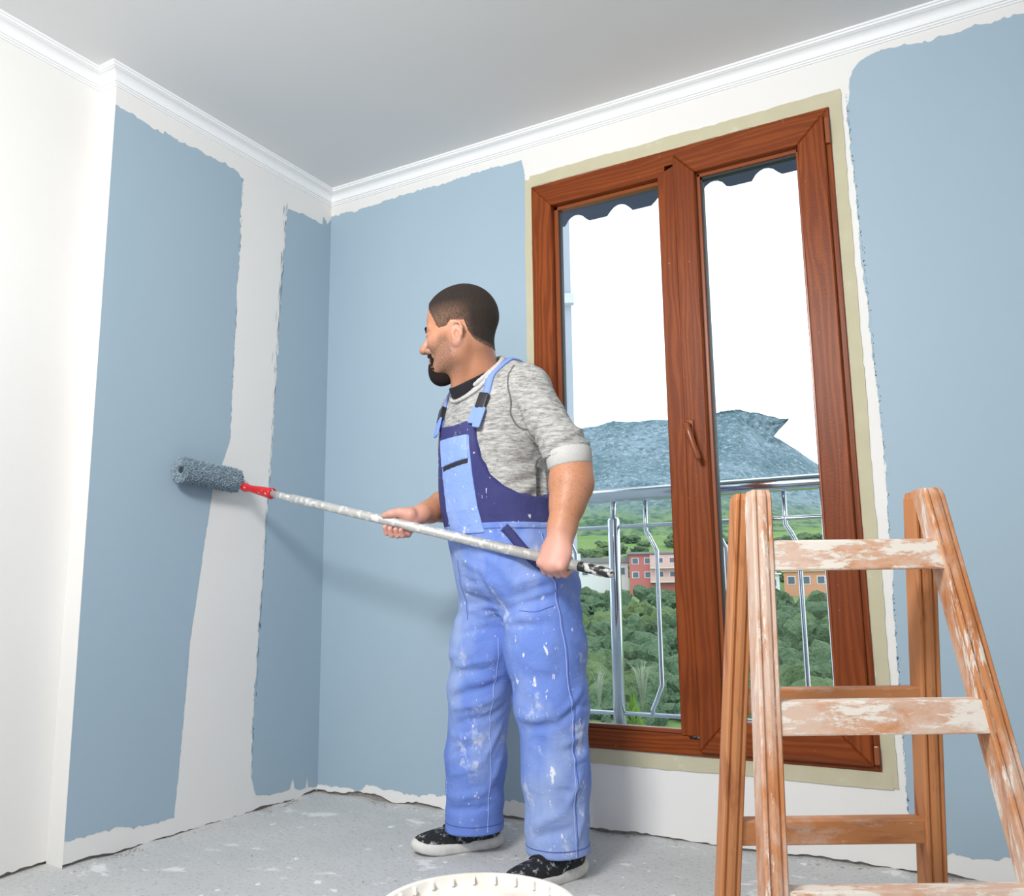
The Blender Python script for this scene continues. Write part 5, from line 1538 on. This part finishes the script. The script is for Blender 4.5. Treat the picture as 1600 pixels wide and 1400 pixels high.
    for i in range(len(prof) - 1):
        for k in range(nn):
            k2 = (k + 1) % nn; Q.append((i * nn + k, i * nn + k2, (i + 1) * nn + k2, (i + 1) * nn + k))
    part('cuff', np.array(V), np.array(Q), M['cuff'], sw)
    # raised seams: armhole, side
    for pts in ([(0.005, 2.545, 1.50), (-0.015, 2.52, 1.45), (-0.012, 2.51, 1.38), (0.005, 2.51, 1.30), (0.035, 2.515, 1.245), (0.075, 2.54, 1.205)],
                [(0.085, 2.565, 1.19), (0.083, 2.565, 1.15), (0.088, 2.575, 1.11), (0.088, 2.575, 1.07)]):
        v, q = ribbon(FS, pts, 0.0045, 0.0022, 0.0); part('seam', v, q, M['sseam'], sw)
    # ---- overalls: trousers, bib, straps
    FP = trousers_field(); v, q = FP.mesh()
    ov = part('overalls', relax(v, q, 1, 0.35), q, M['denim'], root)
    S0 = 0.024
    def bib_top(s, f):
        a = np.abs(s - S0)
        zf = np.interp(a, [0, 0.070, 0.083, 0.090, 0.104, 0.122, 0.145, 0.165, 0.19], [1.312, 1.318, 1.322, 1.290, 1.200, 1.150, 1.112, 1.092, 1.080])
        zb = np.interp(np.abs(s), [0, 0.06, 0.11, 0.16, 0.19], [1.27, 1.25, 1.18, 1.11, 1.083])
        return np.where(f > 0.01, zf, zb)
    def shell(o0, o1, region, lo, hi, h=0.0034):
        G = Field(lo, hi, h)
        X = G.ax[0][:, None, None]; Y = G.ax[1][None, :, None]; Z = G.ax[2][None, None, :]
        X, Y, Z = np.broadcast_arrays(X, Y, Z)
        s, f = torso_sf(X, Y, Z)
        G.D = np.maximum(np.maximum(torso(X, Y, Z, o1), -torso(X, Y, Z, o0)), region(s, f, Z)).astype(np.float32)
        return G
    GB = shell(-0.006, 0.0115, lambda s, f, z: np.maximum((z - bib_top(s, f)) * 0.5, 0.992 - z), (-0.30, 2.47, 0.97), (0.22, 3.0, 1.36))
    v, q = GB.mesh(); bib = part('bib', relax(v, q, 1, 0.4), q, M['navy'], ov)
    GL = shell(0.004, 0.0145, lambda s, f, z: np.maximum(np.maximum(np.abs(s - (0.030 - 0.0)) - (0.070 + (1.28 - z) * 0.030), -f), np.maximum(z - 1.272, 0.975 - z)), (-0.30, 2.47, 0.95), (0.0, 2.80, 1.30), 0.003)
    v, q = GL.mesh(); part('bib_pocket', relax(v, q, 1, 0.4), q, M['bib_light'], ov)
    GF = shell(0.008, 0.0195, lambda s, f, z: np.maximum(np.maximum(np.abs(s - 0.030) - 0.069, -f), np.maximum(z - 1.274, 1.190 + 0.10 * s - z)), (-0.30, 2.47, 1.17), (0.0, 2.80, 1.30), 0.003)
    v, q = GF.mesh(); part('pocket_flap', relax(v, q, 1, 0.4), q, M['bib_light'], ov)
    GS = shell(0.008, 0.0158, lambda s, f, z: np.maximum(np.maximum(np.abs(s - 0.030) - 0.066, -f), np.maximum(z - 1.21, 1.176 + 0.10 * s - z)), (-0.30, 2.47, 1.15), (0.0, 2.80, 1.24), 0.003)
    v, q = GS.mesh(); part('dark_gap_strip', relax(v, q, 1, 0.4), q, M['buckle'], ov)  # solid black strip painting in the dark gap below the flap
    GW = shell(0.002, 0.0135, lambda s, f, z: np.maximum(z - 1.006, 0.986 - z), (-0.30, 2.47, 0.97), (0.22, 3.0, 1.02), 0.003)
    v, q = GW.mesh(); part('waistband', relax(v, q, 1, 0.4), q, M['denim'], ov)
    # straps and buckles
    def strap(pts, w=0.027): v, q = ribbon(FS, pts, w, 0.005, 0.002, 8); return part('strap', v, q, M['strap'], ov)
    strap([(-0.105, 2.555, 1.315), (-0.094, 2.552, 1.35), (-0.078, 2.562, 1.395), (-0.067, 2.575, 1.44), (-0.045, 2.585, 1.485), (-0.010, 2.610, 1.515), (0.030, 2.660, 1.50), (0.060, 2.720, 1.44), (0.065, 2.76, 1.36)])
    strap([(-0.222, 2.705, 1.315), (-0.222, 2.712, 1.35), (-0.215, 2.735, 1.395), (-0.195, 2.760, 1.45), (-0.150, 2.79, 1.495), (-0.10, 2.815, 1.49), (-0.05, 2.835, 1.42)])
    for ctr, upv in (((-0.088, 2.553, 1.375), (0.016, 0.008, 0.045)), ((-0.223, 2.716, 1.365), (0.006, 0.018, 0.045))):
        c = FS.snap(np.array([ctr]), 0.008)[0]; N = FS.grad(np.array([c]), 0.015)[0]
        Tn = np.array(upv); Tn = Tn - N * (Tn @ N); Tn /= np.linalg.norm(Tn); S = np.cross(Tn, N)
        def slab(name, c, hs, ht, hn, mat, par):
            bm = bmesh.new(); bmesh.ops.create_cube(bm, size=2)
            bmesh.ops.bevel(bm, geom=list(bm.edges), offset=0.22, segments=3, affect='EDGES', profile=0.5)
            vv = np.array([w_.co[:] for w_ in bm.verts]); qq = [[w_.index for w_ in f.verts] for f in bm.faces]; bm.free()
            vv = c + vv[:, :1] * S * hs + vv[:, 1:2] * Tn * ht + vv[:, 2:3] * N * hn
            W = to_world(vv) - np.array(P_ROOT)
            return link(name, new_mesh(name, W, qq, True), mat, par)
        bk = slab('buckle', c, 0.0165, 0.026, 0.0075, M['buckle'], ov)
        # loose tab below the buckle
        slab('strap_end', c - Tn * 0.055 + S * 0.010 + N * 0.004, 0.013, 0.034, 0.0032, M['strap'], ov)
        slab('strap_end', c - Tn * 0.050 - S * 0.012 + N * 0.002, 0.012, 0.028, 0.003, M['strap'], ov)
    # navy tool strap below the waist, side seams, pocket lines
    v, q = ribbon(FP, [(-0.025, 2.545, 0.99), (0.005, 2.53, 0.955), (0.035, 2.52, 0.92), (0.075, 2.515, 0.89), (0.11, 2.52, 0.87)], 0.028, 0.004, 0.001); part('tool_strap', v, q, M['navy'], ov)
    def seam(pts, w=0.0026, mat='stitch'): v, q = ribbon(FP, pts, w, 0.0012, 0.0, 10); part('seam', v, q, M[mat], ov)
    seam([(0.125, 2.52, 0.985), (0.130, 2.50, 0.86), (0.145, 2.50, 0.72), (0.155, 2.50, 0.58), (0.165, 2.50, 0.44), (0.165, 2.51, 0.30), (0.165, 2.51, 0.16), (0.165, 2.52, 0.075)])
    seam([(0.131, 2.52, 0.985), (0.137, 2.50, 0.86), (0.152, 2.50, 0.72), (0.162, 2.50, 0.58), (0.172, 2.50, 0.44), (0.172, 2.51, 0.30), (0.172, 2.51, 0.16), (0.172, 2.52, 0.075)], 0.0022, 'dseam')
    seam([(-0.055, 2.72, 0.66), (-0.065, 2.74, 0.54), (-0.075, 2.745, 0.42), (-0.075, 2.76, 0.28), (-0.082, 2.77, 0.16), (-0.085, 2.775, 0.075)], 0.0026, 'stitch')
    seam([(0.125, 2.50, 0.765), (0.06, 2.51, 0.745), (0.01, 2.54, 0.75)], 0.0022, 'dseam')
    seam([(-0.175, 2.68, 0.90), (-0.18, 2.70, 0.80), (-0.165, 2.70, 0.72)], 0.0022, 'dseam')
    # hems
    for z in (0.092,):
        for c, r_ in ((HEM_R, 0.092), (HEM_L, 0.092)):
            pts = [(c[0] + r_ * math.cos(t), c[1] + r_ * math.sin(t), z) for t in np.linspace(0, 2 * math.pi, 13)]
            seam(pts, 0.0022, 'dseam')
    # ---- shoes and socks
    def shoe(heel, phi, L=0.295):
        f = np.array([-math.cos(phi), -math.sin(phi), 0]); l = np.array([-f[1], f[0], 0]); o = np.array([heel[0], heel[1], 0.0])
        RR = np.stack([f, l, np.array([0, 0, 1.0])])
        SP = lambda x, y, z: o + f * x + l * y + np.array([0, 0, z])
        mid = SP(L / 2, 0, 0.05)
        G = Field(mid - np.array([0.19, 0.19, 0.06]), mid + np.array([0.19, 0.19, 0.09]), 0.0026)
        E = lambda c, r, k=0.02, mode='add': G.ell(SP(*c), r, k, RR, mode)
        E((0.055, 0, 0.050), (0.050, 0.036, 0.052)); E((0.110, 0, 0.042), (0.075, 0.038, 0.050)); E((0.175, 0, 0.036), (0.075, 0.044, 0.036)); E((0.235, -0.003, 0.034), (0.056, 0.046, 0.027))
        G.cone(SP(0.048, 0, 0.07), SP(0.050, 0, 0.115), 0.036, 0.036, 0.02); G.cone(SP(0.085, 0, 0.085), SP(0.165, 0, 0.062), 0.026, 0.020, 0.02)
        for x in (0.13, 0.15, 0.17): G.fold(SP(x, 0.045, 0.05), SP(x + .01, 0.0, 0.085), 0.003, 0.006)
        G.cut(SP(0, 0, 0.020), (0, 0, -1), mid - 0.3, mid + 0.3); G.cut(SP(0.05, 0, 0.108), (0.15 * f[0], 0.15 * f[1], 1), mid - 0.3, mid + 0.3)
        v, q = G.mesh(); sh = part('shoe', relax(v, q, 1, 0.4), q, M['shoe'], root)
        # sole: outline swept up with a rocker toe
        outl = [(0.0, 0.0), (0.006, 0.022), (0.03, 0.036), (0.07, 0.039), (0.12, 0.038), (0.17, 0.044), (0.215, 0.050), (0.25, 0.046), (0.278, 0.032), (0.293, 0.010), (0.295, -0.004),
                (0.286, -0.028), (0.262, -0.044), (0.225, -0.050), (0.17, -0.046), (0.12, -0.040), (0.07, -0.040), (0.03, -0.037), (0.006, -0.022)]
        V = []; n = len(outl)
        for k, (gx, zz) in enumerate(((0.93, 0.0), (1.0, 0.006), (1.03, 0.018), (1.0, 0.030), (0.9, 0.032))):
            for x, y in outl:
                cx = 0.147
                rise = 0.016 * max(0, (x - 0.20) / 0.095) ** 2 + 0.012 * max(0, (0.05 - x) / 0.05) ** 2 * (1 if k > 2 else 0.2)
                V.append(SP(cx + (x - cx) * gx, y * gx, zz + rise * (0.75 if k < 2 else 1)))
        Q = [(r_ * n + i, r_ * n + (i + 1) % n, (r_ + 1) * n + (i + 1) % n, (r_ + 1) * n + i) for r_ in range(4) for i in range(n)]
        Q += [tuple(range(n))[::-1], tuple(4 * n + i for i in range(n))]
        W = to_world(np.array(V)) - np.array(P_ROOT)
        link('sole', new_mesh('sole', W, Q, True), M['sole'], sh)
        for i, x in enumerate((0.125, 0.143, 0.161, 0.179)):
            zz = 0.088 - (x - 0.125) * 0.36
            pts = G.snap(np.array([SP(x - .006, 0.024, zz - .008), SP(x, 0, zz), SP(x + .006, -0.024, zz - .008)]), 0.001)
            v, q = ribbon(G, pts, 0.006, 0.003, 0.001, 5); part('lace', v, q, M['tee'] if i % 2 else M['shoe'], sh)
        Vt, Ft = tube_data([SP(0.055, 0, 0.06), SP(0.058, 0, 0.12), SP(0.062, 0, 0.20)], [0.034, 0.035, 0.04], 20)
        W = to_world(np.array([tuple(p_) for p_ in Vt])) - np.array(P_ROOT)
        link('sock', new_mesh('sock', W, Ft, True), M['sock'], root)
    shoe((-0.048, 2.925), R(20)); shoe((0.192, 2.650), R(42))
build_person()
